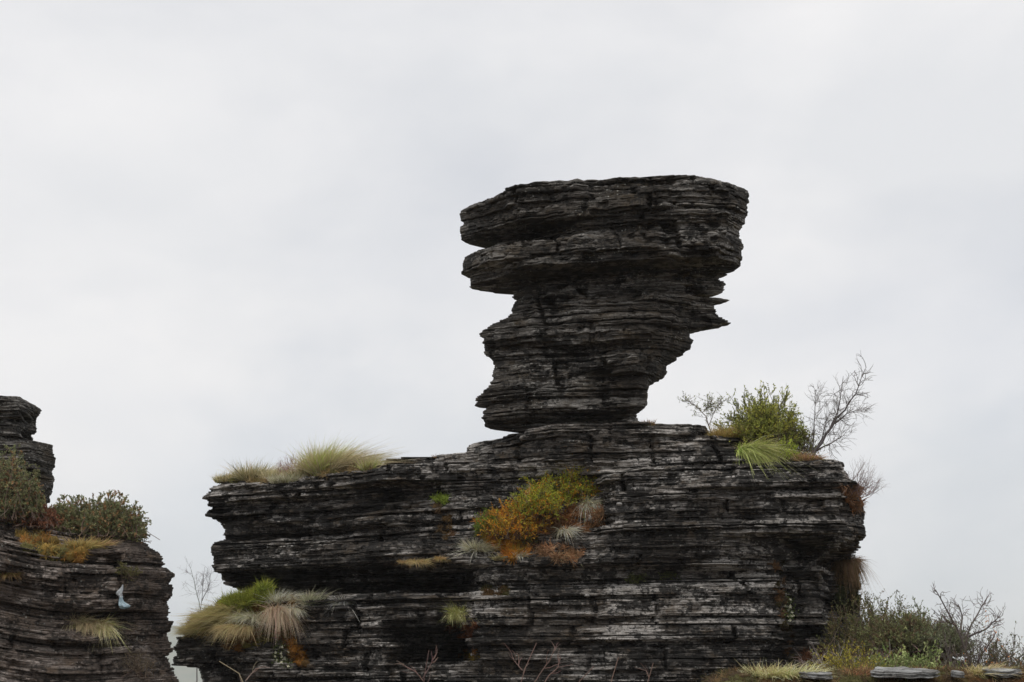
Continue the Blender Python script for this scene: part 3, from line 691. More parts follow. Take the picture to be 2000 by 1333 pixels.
tuft(ledge(608, 926, .45), 'straw-coloured grass clump leaning against the tallest tuft', 0.62, 0.24, 1100, 0.45, (0.4, 0, 0), 0.25, G_OLIVE, STRAW, .35, g1)
tuft(ledge(632, 922, .35), 'tallest grass tuft on the ledge, lime at its foot and streaming in the wind', 1.0, 0.24, 2500, 0.40, (0.5, 0, -.05), 0.22, G_LIME, STRAW, .45, g1)
tuft(ledge(660, 918, .35), 'long straw grass blown flat along the ledge beside the tallest tuft', 0.85, 0.20, 1200, 0.4, (1.0, 0, -.2), 0.3, G_OLIVE, STRAW, .25, g1, lean=(.45, 0, 0))
tuft(ledge(720, 909, .2), 'small upright yellow-green tuft alone at the inner end of the ledge', 0.36, 0.14, 480, 0.4, (0.1, 0, 0), 0.15, G_LIME, STRAW, .5, g1)
tuft(drop(856, 889, 33.2, .4), 'tiny straw tuft on the flat bare slab', 0.14, 0.10, 160, 0.6, (0.1, 0, 0), 0.2, G_OLIVE, G_BROWN, .3, g1)

# ------------------------------------------------------------------ the vegetated shoulder beside the balanced rock
sh = drop(1490, 872, 31.3)
shrub(sh, 'dense rounded olive-green shrub beside the balanced rock', 1.0, 1.38, 170, 14, 13, 0.052, (lin(138, 144, 68), lin(162, 166, 84), lin(112, 116, 60), lin(176, 172, 80)), bark=lin(88, 76, 62), r0=0.011, tw_len=.30, base_r=.25)
shrub(drop(1562, 885, 31.2), 'darker twiggy end of the scrub at the foot of the leaning bare tree', 0.45, 0.85, 60, 10, 8, 0.045, (lin(112, 112, 62), lin(96, 92, 60), lin(140, 150, 60)), r0=0.008, tw_len=.26, base_r=.15)
shrub(drop(1535, 888, 30.4), 'low bright yellow-green leafy sprig in front of the olive shrub', 0.30, 0.48, 26, 8, 8, 0.05, (lin(158, 172, 52), lin(136, 150, 48)), r0=0.007, tw_len=.18)
b = drop(1392, 852, 31.0)
bare_tree([[b, at(1378, 812, 31.0), at(1360, 795, 31.0), at(1340, 782, 31.0)], [at(1385, 830, 31.0), at(1395, 805, 31.1), at(1410, 782, 31.1)], [at(1372, 806, 31.0), at(1385, 795, 31.0), at(1390, 785, 31.0)]],
    'thin sparse shrub with few leaves between the balanced rock and olive shrub', 'sparse_shrub', 'shrub', 0.016, 0.26, 20, leaf=.045, leaf_cols=(lin(140, 146, 80), lin(120, 124, 70)), bark=lin(104, 92, 82))
g2 = 'grass tufts on the shoulder beside the balanced rock'
for (x, y, d, lab, kw) in [
    (1415, 862, 31.0, 'golden dry grass at the foot of the olive shrub', dict(h=.42, r=.30, n=1200, fg=.3, straw=lin(190, 164, 104), green=lin(150, 140, 70))),
    (1470, 872, 30.9, 'matted straw grass above the big drooping tuft', dict(h=.34, r=.36, n=1300, fg=.25, droop=.6, straw=lin(188, 168, 126))),
    (1535, 886, 30.5, 'faded brown grass mat behind the drooping tuft', dict(h=.34, r=.30, n=1000, fg=.2, droop=.7, straw=lin(176, 150, 116))),
    (1575, 896, 30.2, 'rust-brown dry grass under the leaning bare tree', dict(h=.26, r=.26, n=700, fg=.15, droop=.5, straw=lin(166, 128, 94)))]:
    tuft(drop(x, y, d), lab, group=g2, **kw)
bd = drop(1462, 868, 30.55, 1.0); bd[2] += 0.12
tuft(bd, 'big vivid green grass tuft drooping over the ledge like hair', 0.66, 0.20, 2200, 0.35, (0.6, -.35, 0), 1.35, lin(138, 168, 52), lin(214, 202, 146), .6, g2, .014, .55, (.3, -.4, 0))
tuft(drop(1268, 836, 30.6), 'tiny green-brown tuft tucked against the neck of the balanced rock', 0.16, 0.12, 200, .5, (0, 0, 0), .2, G_OLIVE, G_BROWN, .5, g2)
tb = drop(1586, 894, 30.6)
bare_tree([[tb, at(1602, 865, 30.6), at(1640, 815, 30.6), at(1668, 775, 30.6), at(1692, 718, 30.6)], [at(1618, 846, 30.6), at(1637, 800, 30.7), at(1644, 765, 30.7), at(1647, 735, 30.7)],
           [tb, at(1588, 860, 30.7), at(1592, 800, 30.7), at(1593, 762, 30.7)], [at(1630, 828, 30.6), at(1655, 808, 30.5), at(1680, 800, 30.5)], [at(1595, 880, 30.6), at(1620, 868, 30.5), at(1650, 850, 30.5)], [at(1592, 885, 30.7), at(1608, 850, 30.8), at(1615, 815, 30.8)]],
    'slender leafless tree leaning outward from the shoulder beside the olive shrub', 'bare_tree', 'tree', 0.034, 0.46, 24, bark=lin(84, 78, 74), twbark=lin(92, 84, 78))
# end of the upper block
e = spot(1660, 945)
shrub(spot(1662, 965), 'leafless grey-brown twiggy bush on the rounded end of the upper block', 0.52, 0.72, 46, 8, 0, bark=lin(112, 92, 86), r0=0.006, tilt=(.22, -.1, 0), name='twiggy_bush', tw_len=.26)
moss([(1645, 948), (1690, 955), (1702, 985), (1665, 992)], 'rust-brown moss and dead grass on the rounded end of the upper block', (lin(140, 96, 62), G_BROWN, lin(120, 92, 66)), 30, (.06, .13), .12, 40)
tuft(spot(1688, 965) + (0, 0, .06), 'lime-green grass tuft trailing off the end of the upper block', .46, .12, 800, .4, (.02, -.05, 0), 1.5, G_LIME, STRAW, .45, 'grass hanging from the end of the upper block', lean=(.12, -.25, 0))
tuft(spot(1698, 1040) + (0, 0, .04), 'short straw wisp at the lower edge of the upper block end', .24, .07, 200, .3, (.0, -.1, 0), 1.4, G_OLIVE, STRAW, .2, 'grass hanging from the end of the upper block', lean=(.1, -.2, 0))
tuft(spot(1656, 1102) + np.array((0, 0, .1)), 'brown curtain of dead grass hanging below the upper block', .50, .20, 1300, .4, (.0, -.2, 0), 1.7, lin(108, 104, 58), lin(130, 104, 76), .35, 'grass hanging from the end of the upper block', lean=(-.05, -.4, -.3))
moss([(1640, 1100), (1684, 1100), (1690, 1190), (1640, 1195)], 'dark brown-green moss coat on the undercut side wall under the hanging grass', (lin(60, 56, 32), lin(76, 66, 38), lin(54, 58, 28)), 60, (.08, .17), .09, 30)
moss([(1500, 1098), (1530, 1098), (1545, 1220), (1560, 1290), (1535, 1280), (1520, 1180)], 'rusty moss filling the vertical crack beside the smooth buttress', (lin(92, 68, 44), lin(70, 62, 36), lin(104, 78, 52)), 40, (.04, .09), .06, 30)

# ------------------------------------------------------------------ the hanging garden in the gully
moss([(985, 1030), (1060, 1000), (1165, 985), (1185, 1010), (1150, 1040), (1070, 1045), (1010, 1080)], 'russet-brown moss slope under the yellow-green shrubs in the gully', (lin(140, 100, 66), lin(156, 108, 64), lin(116, 90, 62)), 90, (.06, .13), .13, 55)
moss([(940, 1015), (985, 1000), (1035, 1040), (1030, 1085), (990, 1085), (955, 1070)], 'bright orange moss cushion at the lower end of the gully', (lin(206, 150, 56), lin(190, 124, 48), lin(200, 158, 66), lin(164, 138, 60)), 80, (.07, .15), .14, 70)
moss([(1045, 1070), (1110, 1065), (1148, 1085), (1120, 1098), (1060, 1088)], 'thin strip of rusty moss on the lip below the gully', (lin(160, 118, 84), lin(176, 138, 104), lin(126, 98, 70)), 36, (.05, .09), .12, 40)
gb_ = [(1088, 995, .70, .90), (1128, 975, .52, 1.0), (1045, 1012, .58, .72)]
yl = (lin(158, 166, 54), lin(138, 148, 50), lin(178, 174, 64), lin(196, 142, 44))
for (x, y, rx, rz), lab in zip(gb_, ('yellow-green leafy shrub in the middle of the gully garden', 'taller yellow-green shrub with grey twigs at the upper end of the gully', 'low yellow-green shrub touched with orange above the russet moss')):
    shrub(spot(x, y), lab, rx, rz, 110, 10, 10, .042, yl, ry=.35, tilt=(0, -.2, .05), r0=.006, ragged=.7, tw_len=.30, base_r=.12, group='shrubs in the gully')
shrub(spot(955, 1045), 'small green shrub at the lower tip of the orange moss', .30, .56, 40, 8, 9, .04, (lin(118, 136, 50), lin(96, 116, 44)), ry=.25, tilt=(0, -.12, .05), r0=.006, tw_len=.15, group='shrubs in the gully')
shrub(spot(1000, 1050), 'orange-yellow leafy shrub rooted in the orange moss', .66, .70, 110, 10, 10, .040, (lin(212, 168, 62), lin(204, 150, 52), lin(176, 164, 66), lin(196, 128, 44)), ry=.3, tilt=(.05, -.14, .05), r0=.006, ragged=.7, tw_len=.26, group='shrubs in the gully')
shrub(spot(1036, 1065), 'dark green shrublet between orange and russet moss', .26, .32, 24, 7, 9, .035, (lin(76, 84, 40), lin(92, 96, 44)), ry=.2, tilt=(0, -.1, .03), r0=.005, tw_len=.13, group='shrubs in the gully')
shrub(spot(1125, 965), 'bare grey twigs sticking up from the upper gully shrub', .40, .85, 18, 5, 0, bark=lin(168, 152, 130), r0=.006, ry=.2, tilt=(.05, -.35, .25), name='dry_twigs', tw_len=.2)
bare_tree([[spot(1020, 1000), at(1010, 985, 30.8), at(998, 968, 30.7)], [spot(1022, 1000), at(1028, 978, 30.7), at(1034, 960, 30.6)]], 'sparse pale sapling with tiny leaves against the grey gully wall', 'sapling', 'shrub', .009, .16, 10, leaf=.04, leaf_cols=(lin(150, 160, 70),), bark=lin(170, 150, 124))
g3 = 'grass tufts around the gully'
for (x, y, lab, kw) in [
    (932, 1075, 'bushy pale grass tuft on the rim under the orange moss', dict(h=.46, r=.14, n=1100, spread=.8, fg=.4, droop=.45, green=G_OLIVE, straw=G_PALE, lean=(0, -.3, 0))),
    (972, 1090, 'small green tuft squeezed below the orange moss', dict(h=.24, r=.07, n=300, fg=.6, droop=.5, green=G_OLIVE, lean=(0, -.3, 0))),
    (1015, 1085, 'bleached grass wisp beneath the dark green shrublet', dict(h=.26, r=.10, n=360, fg=.2, droop=.8, straw=G_PALE, lean=(.2, -.4, 0))),
    (1105, 1035, 'pale green grass hanging out of the russet moss', dict(h=.30, r=.10, n=420, fg=.4, droop=1.0, green=G_OLIVE, straw=G_PALE, lean=(0, -.4, 0))),
    (1148, 985, 'bleached dry grass spilling from the upper end of the gully', dict(h=.50, r=.10, n=600, fg=.15, droop=1.2, straw=G_PALE, lean=(.1, -.4, 0))),
    (1020, 1005, 'cream-coloured dry grass along the upper rim of the orange moss', dict(h=.26, r=.20, n=500, fg=.1, droop=.7, straw=lin(206, 184, 140), lean=(-.1, -.3, 0))),
    (1100, 1085, 'straw tassels drooping from the rusty strip below the gully', dict(h=.24, r=.16, n=300, fg=.05, droop=1.1, straw=lin(212, 184, 142), lean=(.2, -.5, 0))),
    (790, 1095, 'curly straw grass bunch on the thin crack, the smallest of three', dict(h=.16, r=.10, n=380, spread=1.0, fg=.1, droop=.8, straw=lin(190, 160, 116), lean=(0, -.4, 0))),
    (815, 1095, 'curly straw grass bunch on the thin crack, the fullest of three', dict(h=.20, r=.16, n=800, spread=1.0, fg=.1, droop=.8, straw=lin(200, 172, 126), lean=(0, -.4, 0))),
    (862, 1088, 'curly straw grass bunch on the thin crack next to the gully', dict(h=.18, r=.10, n=400, spread=1.0, fg=.1, droop=.8, straw=lin(184, 152, 104), lean=(0, -.4, 0)))]:
    tuft(spot(x, y), lab, group=g3, **kw)
moss([(842, 966), (872, 966), (874, 978), (846, 980)], 'small bright green moss pad on the dark wall above the gully', (lin(138, 154, 62), lin(116, 132, 54)), 12, (.05, .09), .08, 60)
moss([(835, 980), (875, 985), (890, 1040), (865, 1060), (850, 1010)], 'brownish moss streak running down below the green moss pad', (lin(106, 80, 56), lin(92, 74, 50), lin(124, 98, 62)), 30, (.03, .07), .08, 30)

# ------------------------------------------------------------------ the turf mound on the low ledge
mp = [(470, 1240, 32.9), (420, 1244, 33.2), (520, 1240, 32.6), (385, 1246, 33.4)]
P_, N_ = [], []
for _ in range(320):
    t = random.random(); x = 368 + 195 * t; d = 33.35 - 1.0 * t + random.uniform(-.15, .55)
    p = drop(x, 1246, d, .25); hump = 0.85 * math.sin(math.pi * min(1, .12 + t * .7)) * max(0, 1 - abs(d - (33.55 - 1.0 * t)) * .9)
    P_.append(p + np.array((0, 0, random.uniform(0, hump)))); N_.append((random.uniform(-.3, .3), -.6, .8))
moss(None, 'rust-brown moss and turf mound on the low ledge', (lin(116, 84, 46), lin(138, 98, 50), lin(96, 84, 44), lin(120, 112, 56)), size=(.07, .14), blade=.12, per=60, pts=(np.array(P_), np.array(N_)), cat='moss', name='turf_mound')
g4 = 'grass on the turf mound'
def mound(x, y, d): return at(x, y, d)
for (x, y, d, lab, kw) in [
    (440, 1205, 33.0, 'combed olive and straw grass covering the turf mound', dict(h=.42, r=.44, n=2200, fg=.5, droop=.9, green=lin(146, 148, 72), straw=lin(196, 178, 132), wind=(-.5, -.2, 0), lean=(-.4, -.5, 0))),
    (490, 1205, 32.7, 'grey-green grass sheaf on the crown of the turf mound', dict(h=.40, r=.30, n=1400, fg=.5, droop=.9, green=lin(138, 144, 76), straw=G_PALE, wind=(-.2, -.2, 0), lean=(-.2, -.4, 0))),
    (455, 1190, 33.0, 'long olive grass sloping from the vivid cushion onto the turf mound', dict(h=.40, r=.32, n=1400, fg=.6, droop=.9, green=lin(134, 138, 70), straw=lin(186, 168, 122), wind=(-.3, -.2, 0), lean=(-.4, -.4, 0))),
    (412, 1222, 33.15, 'olive grass apron draped down the outer slope of the turf mound', dict(h=.36, r=.34, n=1500, fg=.55, droop=1.0, green=lin(140, 140, 70), straw=lin(188, 168, 124), wind=(-.3, -.2, 0), lean=(-.3, -.5, 0))),
    (465, 1222, 32.6, 'flattened straw grass draped over the front of the turf mound', dict(h=.36, r=.36, n=1400, fg=.3, droop=1.2, green=lin(140, 140, 70), straw=lin(190, 170, 126), wind=(-.2, -.3, 0), lean=(-.2, -.6, 0))),
    (385, 1232, 33.3, 'dark green grass at the outer foot of the turf mound', dict(h=.34, r=.22, n=900, fg=.7, droop=.6, green=G_OLIVE, straw=STRAW, wind=(-.3, 0, 0), lean=(-.4, -.2, 0))),
    (515, 1215, 32.4, 'pale bleached tuft in the middle of the turf mound', dict(h=.40, r=.12, n=700, fg=.3, droop=.7, green=G_OLIVE, straw=G_PALE, lean=(.2, -.4, 0), wind=(.4, 0, 0))),
    (545, 1190, 32.35, 'pinkish dead grass mane spilling down from the turf mound', dict(h=.52, r=.20, n=900, fg=.06, droop=1.5, straw=lin(190, 166, 142), lean=(.35, -.5, -.1), wind=(.25, -.2, 0)))]:
    tuft(mound(x, y, d), lab, group=g4, **kw)
# ledge tufts behind the mound
moss([(455, 1168), (520, 1165), (580, 1172), (580, 1188), (540, 1195)], 'dark ochre moss bank behind the turf mound', (lin(96, 72, 34), lin(84, 80, 34)), 30, (.07, .14), .07, 35)
cz = []
for _ in range(70):
    t = random.random(); x = 442 + 80 * t; y = 1184 - 38 * t ** 1.1 * random.uniform(.2, 1) ; cz.append(at(x, y, 33.0 - .4 * t + random.uniform(-.1, .2)))
moss(None, 'vivid green wedge-shaped grass cushion under the overhang', (lin(134, 142, 54), lin(118, 130, 50), lin(152, 152, 66)), size=(.07, .12), blade=.20, per=90, pts=(np.array(cz), np.tile((.1, -.4, .9), (70, 1))), name='grass_cushion', cat='grass')
for (x, y, lab, kw) in [
    (545, 1178, 'windswept pale tuft beside the vivid green cushion', dict(h=.44, r=.14, n=900, fg=.3, green=G_OLIVE, straw=G_PALE, wind=(.5, 0, 0), lean=(-.2, -.2, 0))),
    (605, 1180, 'grey-green tuft under the overhang between two pale tufts', dict(h=.46, r=.14, n=900, fg=.65, green=lin(110, 124, 74), straw=G_PALE, wind=(.1, 0, 0))),
    (668, 1176, 'silvery grass tuft drooping over the low wall under the overhang', dict(h=.40, r=.13, n=700, spread=.9, fg=.15, droop=.95, green=G_OLIVE, straw=lin(206, 200, 180), lean=(0, -.3, 0))),
    (572, 1188, 'thin bleached wisps hanging over the white-edged ledge', dict(h=.36, r=.14, n=320, fg=.1, droop=1.0, straw=G_PALE, lean=(.2, -.5, 0)))]:
    p = hit(x, y)[0]; p = p if p is not None else at(x, y, 32.4)
    tuft(p + np.array((0, .05, .0)), lab, group='tufts under the overhang', **kw)
moss([(548, 1225), (570, 1245), (600, 1285), (608, 1298), (580, 1296), (556, 1262)], 'orange-brown moss tongue under the dead grass mane', (lin(170, 116, 40), lin(148, 100, 40), lin(120, 90, 46)), 40, (.06, .12), .07, 45)
def flowers(poly, label, n, seedc=(lin(232, 228, 206),)):
    P, N = surf_points(poly, n)
    if len(P) < 4: return
    root = thing('white_flower_plant', P[np.argmin(P[:, 2])], label, 'flowers', 'white-flowered cushions on the wall')
    m = len(P) * 22; i = np.repeat(np.arange(len(P)), 22)
    A = Acc(); A.add(leaves(P[i] + RNG.normal(0, .05, (m, 3)), unit(N[i] + RNG.normal(0, .7, (m, 3))), np.full(m, .05), np.full(m, .022), pick((lin(96, 110, 56), lin(80, 90, 44)), m))); A.build('foliage', M_LEAF, root)
    for p, nn in zip(P[: n // 2 + 6], N):
        c = p + unit(nn) * .07; A = Acc(); k = 16
        A.add(leaves(np.tile(c, (k, 1)) + RNG.normal(0, .008, (k, 3)), unit(RNG.normal(0, 1, (k, 3)) + nn), np.full(k, .034), np.full(k, .026), pick(seedc, k, .06))); A.build('flower', M_LEAF, root)
flowers([(530, 1245), (556, 1255), (572, 1290), (560, 1306), (538, 1290)], 'cushion with small white flowers beside the orange-brown moss tongue', 34)
flowers([(1528, 1155), (1542, 1160), (1550, 1215), (1536, 1212)], 'string of small white flowers in the crack beside the smooth buttress', 26)
tuft(spot(900, 1215) + np.array((0, -.05, .15)), 'lime-green grass plume hanging in the dark notch of the lower wall', .56, .16, 1500, .5, (.15, -.15, 0), .9, lin(160, 176, 66), lin(206, 196, 140), .6, 'grass in the dark notch', lean=(0, -.4, .2))
moss([(872, 1215), (930, 1222), (926, 1250), (880, 1245)], 'rust-brown moss below the lime plume in the dark notch', (lin(96, 58, 34), lin(120, 72, 38)), 26, (.05, .10), .07, 40)
moss([(895, 1275), (930, 1262), (938, 1285), (910, 1290)], 'small ochre moss pad beside the white stone in the notch', (lin(110, 92, 36), lin(130, 84, 36)), 14, (.04, .08), .06, 40)
moss([(940, 1150), (990, 1145), (1000, 1162), (945, 1165)], 'dark brown moss ledge under the shadowed overhang', (lin(84, 62, 34), lin(70, 66, 34)), 22, (.05, .10), .08, 35)
for k_, (x, y) in enumerate([(1240, 1128), (1312, 1124)]):
    shrub(spot(x, y), ('small dark fern in the shadow line of the lower wall', 'pale-tipped dark fern hanging near the middle of the shadow line')[k_], .28, .2, 14, 7, 8, .04, (lin(84, 92, 50), lin(104, 108, 60)), ry=.15, tilt=(0, -.12, -.12), r0=.004, name='fern', tw_len=.14, group='ferns in the shadow line')
moss([(1560, 1285), (1625, 1265), (1640, 1300), (1570, 1310)], 'dark rusty heath mat at the foot of the smooth buttress', (lin(92, 58, 36), lin(74, 56, 36)), 40, (.07, .14), .10, 30)

# ------------------------------------------------------------------ plants of the brown outcrop
hcols = (lin(124, 128, 88), lin(108, 114, 80), lin(142, 138, 98), lin(130, 128, 94), lin(116, 118, 82), lin(154, 122, 86))
for (x, y, d, rx, rz, lab) in [
    (218, 1058, 28.0, .68, .88, 'rounded olive heath bush with rusty tips on top of the brown outcrop'),
    (142, 1052, 28.0, .62, .82, 'looser olive heath bush joining the rounded one on the brown outcrop'),
    (12, 1045, 27.3, .72, 1.42, 'tall grey-brown heath bush in front of the rock stack'),
    (75, 1055, 27.6, .42, .45, 'low reddish heath in the dip between the bushes')]:
    shrub(drop(x, y, d, .5), lab, rx, rz, 300, 13, 14, .036, hcols if 'reddish' not in lab else (lin(140, 96, 72), lin(120, 84, 64)), r0=.007, tw_len=.11, base_r=.3, lw=.6, ragged=.12, up=.05, name='heath_bush', group='heath bushes on the brown outcrop', low=-.1, bark=lin(96, 78, 68), fill=.6)
moss([(35, 1045), (100, 1050), (160, 1075), (160, 1095), (90, 1088), (40, 1065)], 'ochre and orange moss along the rim of the brown outcrop', (lin(160, 130, 66), lin(136, 114, 62), lin(166, 120, 62), lin(122, 116, 70)), 50, (.07, .14), .09, 45)
g5 = 'grass tufts on the brown outcrop'
for (x, y, lab, kw) in [
    (155, 1068, 'yellowish grass among the rim moss of the brown outcrop', dict(h=.30, r=.24, n=700, fg=.4, green=G_OLIVE, straw=lin(186, 162, 104), droop=.5)),
    (190, 1066, 'straw grass under the rounded heath bush', dict(h=.30, r=.24, n=700, fg=.2, straw=lin(180, 152, 110), droop=.6)),
    (150, 1212, 'shaggy straw tuft on the sagging layers', dict(h=.34, r=.13, n=900, spread=.9, fg=.15, straw=lin(196, 178, 142), droop=1.0, lean=(0, -.5, 0))),
    (172, 1216, 'matted straw tuft next to the yellow-green tuft on the sagging layers', dict(h=.30, r=.12, n=700, spread=.9, fg=.15, straw=lin(188, 170, 134), droop=1.0, lean=(.1, -.5, 0))),
    (200, 1220, 'yellow-green tuft hanging from the sagging layers', dict(h=.42, r=.09, n=800, fg=.55, green=lin(150, 156, 66), straw=STRAW, droop=1.3, lean=(.2, -.5, 0))),
    (20, 1120, 'small brown dry tuft in a hollow of the sagging layers', dict(h=.24, r=.14, n=400, fg=.2, straw=lin(150, 122, 84), droop=.8, lean=(0, -.4, 0)))]:
    tuft(spot(x, y), lab, group=g5, **kw)
shrub(spot(250, 1125), 'small dull green plant just above the plastic bag', .22, .24, 20, 7, 8, .035, (lin(90, 90, 56), lin(104, 98, 60)), ry=.15, tilt=(0, -.12, 0), r0=.004, tw_len=.12)
shrub(spot(275, 1318), 'grey twiggy scrub at the foot of the brown outcrop', .42, .5, 50, 8, 4, .025, (lin(110, 98, 78), lin(96, 88, 66)), ry=.2, tilt=(0, -.15, 0), r0=.004, tw_len=.18)
bare_tree([[drop(392, 1248, 36.0, .2), at(393, 1185, 36.0), at(396, 1140, 36.0), at(400, 1108, 36.0)], [at(392, 1190, 36), at(382, 1150, 36), at(374, 1115, 36)], [at(394, 1175, 36), at(408, 1145, 36), at(412, 1120, 36)]],
    'slim leafless sapling standing in the gap between the two outcrops', 'bare_sapling', 'tree', .022, .40, 18, bark=lin(128, 122, 122), min_r=.003)

# ------------------------------------------------------------------ plastic bag snagged on the brown outcrop
p0 = spot(245, 1168) + np.array((0, -.26, 0)); sc = 0.92
bag = thing('plastic_bag', p0 + np.array((0, 0, -.2)), 'crumpled pale blue plastic bag snagged on the brown outcrop', 'bag')
bm_, bn_ = new_mat('thin_plastic'); T = NT(bn_)
bo = T.add('ShaderNodeOutputMaterial'); ba = T.add('ShaderNodeAttribute', attribute_name='col').outputs['Color']
bp = T.add('ShaderNodeBsdfPrincipled', ins={'Base Color': ba, 'Roughness': .35}); bt = T.add('ShaderNodeBsdfTranslucent', ins={'Color': ba})
bx = T.add('ShaderNodeMixShader', ins={0: .3, 1: bp.outputs[0], 2: bt.outputs[0]}); bn_.links.new(bx.outputs[0], bo.inputs[0])
def bag_part(name, prof, col, seed):
    m = 28; V = []
    for (z, x, r) in prof:
        a = np.arange(m) * 2 * np.pi / m
        z, x, r = z * sc, x * sc, r * sc
        rr = r * (1 + 1.1 * (noise(np.cos(a) * 1.6, np.sin(a) * 1.6, z * 16, seed) - .5) + .7 * (noise(np.cos(a) * 6, np.sin(a) * 6, z * 30, seed + 1) - .5))
        V.append(np.c_[p0[0] + x + rr * np.cos(a), p0[1] + rr * np.sin(a) * .55, np.full(m, p0[2] + z) + .03 * (noise(np.cos(a) * 3, np.sin(a) * 3, z * 9, seed + 2) - .5)])
    V = np.vstack(V); k = len(prof); idx = np.arange(k * m).reshape(k, m); nx = np.roll(idx, -1, 1)
    F = np.stack((idx[:-1], nx[:-1], nx[1:], idx[1:]), -1).reshape(-1, 4)
    return mesh_obj(name, V, F, bm_, bag, {'col': jit(col, len(V), .06)})
bag_part('bag_handle', [(.24, .01, .006), (.20, .0, .018), (.15, -.02, .03), (.11, -.045, .055), (.07, -.055, .065), (.04, -.05, .06), (.015, -.02, .035), (-.01, -.01, .04)], lin(200, 205, 208), 3)
bag_part('bag_body', [(.0, -.01, .03), (-.05, -.005, .04), (-.10, .0, .05), (-.14, .03, .08), (-.17, .06, .115), (-.20, .07, .11), (-.225, .06, .06), (-.23, .06, .01)], lin(168, 190, 200), 7)
# ------------------------------------------------------------------ slope and scrub beyond the buttress
def gz(x, y):
    ok, l, *_ = scene.ray_cast(DG, Vector((x, y, 4.0)), Vector((0, 0, -1)))
    return np.array(l) if ok else np.array((x, y, 0.))
def gp_(px, d): return gz((px - 1000) / FPX * d * 1.0, d)
dk = (lin(92, 98, 60), lin(112, 116, 72), lin(130, 130, 82), lin(80, 80, 54))
for (px, d, rx, rz, lab, cols, kw) in [
    (1672, 29.4, .75, 1.55, 'dark brown-green bush pressed against the undercut side wall', (lin(86, 90, 52), lin(102, 100, 60), lin(104, 90, 60)), dict(n_st=110, n_tw=12, n_lf=12)),
    (1715, 29.6, .80, 1.00, 'scraggly dark green shrub with wispy twigs beside the undercut wall', dk, dict(n_st=90, n_tw=11, n_lf=11, tw_len=.42, r0=.009)),
    (1782, 29.8, .38, 1.15, 'upright bushy green shrub rising above the scrub slope', (lin(114, 128, 78), lin(100, 112, 68)), dict(n_st=50, n_tw=10, n_lf=10, tw_len=.26)),
    (1750, 28.6, .95, .75, 'wide tangled olive shrub covering the scrub slope', (lin(116, 122, 78), lin(136, 138, 92), lin(98, 94, 66), lin(120, 100, 74)), dict(n_st=160, n_tw=13, n_lf=14)),
    (1810, 28.2, .65, .62, 'grey-green tangled shrub on the outer edge of the slope', (lin(114, 122, 90), lin(100, 102, 78), lin(130, 134, 100)), dict(n_st=110, n_tw=12, n_lf=13)),
    (1690, 27.5, .80, .72, 'low brownish tangle below the dead grey branches', (lin(98, 84, 58), lin(110, 100, 64), lin(82, 66, 48)), dict(n_st=100, n_tw=11, n_lf=11)),
    (1765, 24.5, .95, 1.0, 'pale green broad-leaved shrub above the flat stones', (lin(134, 146, 90), lin(156, 164, 108), lin(110, 124, 72)), dict(n_st=140, n_tw=10, n_lf=10, leaf=.06, lw=.5)),
    (1690, 24.0, .55, .92, 'pale green broad-leaved shrub next to the yellowish low shrub', (lin(130, 142, 84), lin(150, 156, 96), lin(112, 120, 70)), dict(n_st=90, n_tw=10, n_lf=10, leaf=.058, lw=.5)),
    (1640, 23.5, .70, .92, 'yellowish low shrub at the foot of the outcrop', (lin(150, 142, 58), lin(128, 124, 56), lin(166, 150, 64)), dict(n_st=90, n_tw=10, n_lf=12, leaf=.042)),
    (1870, 26.0, .80, 1.25, 'sparse grey thicket around the foot of the branching bare tree', (lin(96, 92, 74), lin(110, 104, 88)), dict(n_st=100, n_tw=10, n_lf=5, r0=.008, bark=lin(98, 88, 86), tw_len=.4)),
    (1935, 25.5, .75, 1.42, 'dark thicket with a few orange leaves beside the branching bare tree', (lin(92, 92, 58), lin(80, 76, 52), lin(196, 132, 74)), dict(n_st=110, n_tw=10, n_lf=7, r0=.008, bark=lin(90, 78, 72), tw_len=.4, w=(.5, .4, .1))),
    (1995, 25.5, .65, 1.2, 'leggy twig thicket at the outer end of the bank', (lin(96, 92, 64), lin(116, 104, 76)), dict(n_st=60, n_tw=8, n_lf=3, r0=.009, bark=lin(98, 86, 80), tw_len=.4))]:
    gpt = gp_(px, d); top = 0
    kw = dict(kw); n_st = kw.pop('n_st'); n_tw = kw.pop('n_tw'); n_lf = kw.pop('n_lf')
    shrub(gpt, lab, rx, rz, n_st, n_tw, n_lf, kw.pop('leaf', .045), cols, base_r=rx * .35, group='scrub on the slope beyond the buttress', low=.0, **kw)
shrub(gp_(1660, 27.0) + np.array((0, 0, .2)), 'dead silvery-grey branches sprawling against the lower wall', 1.15, .75, 46, 9, 0, bark=lin(150, 140, 132), r0=.009, tilt=(-.25, -.2, .15), name='dead_branches', tw_len=.5, up=.1)
b = gp_(1895, 25.8)
bare_tree([[b, at(1888, 1275, 25.8), at(1870, 1225, 25.8), at(1848, 1190, 25.8), at(1827, 1152, 25.8)], [at(1886, 1270, 25.8), at(1893, 1225, 25.8), at(1915, 1190, 25.8), at(1928, 1168, 25.8)], [at(1875, 1238, 25.8), at(1880, 1205, 25.9), at(1872, 1182, 25.9)],
           [at(1889, 1245, 25.8), at(1925, 1230, 25.7), at(1952, 1205, 25.7)], [at(1868, 1222, 25.8), at(1850, 1215, 25.7), at(1840, 1200, 25.7)], [b, at(1910, 1290, 25.6), at(1935, 1255, 25.6), at(1945, 1235, 25.6)]],
    'dark branching bare tree standing above the bank', 'bare_tree', 'tree', .036, .34, 14, bark=lin(88, 76, 72), twbark=lin(100, 88, 84), tip_r=.008, min_r=.005)

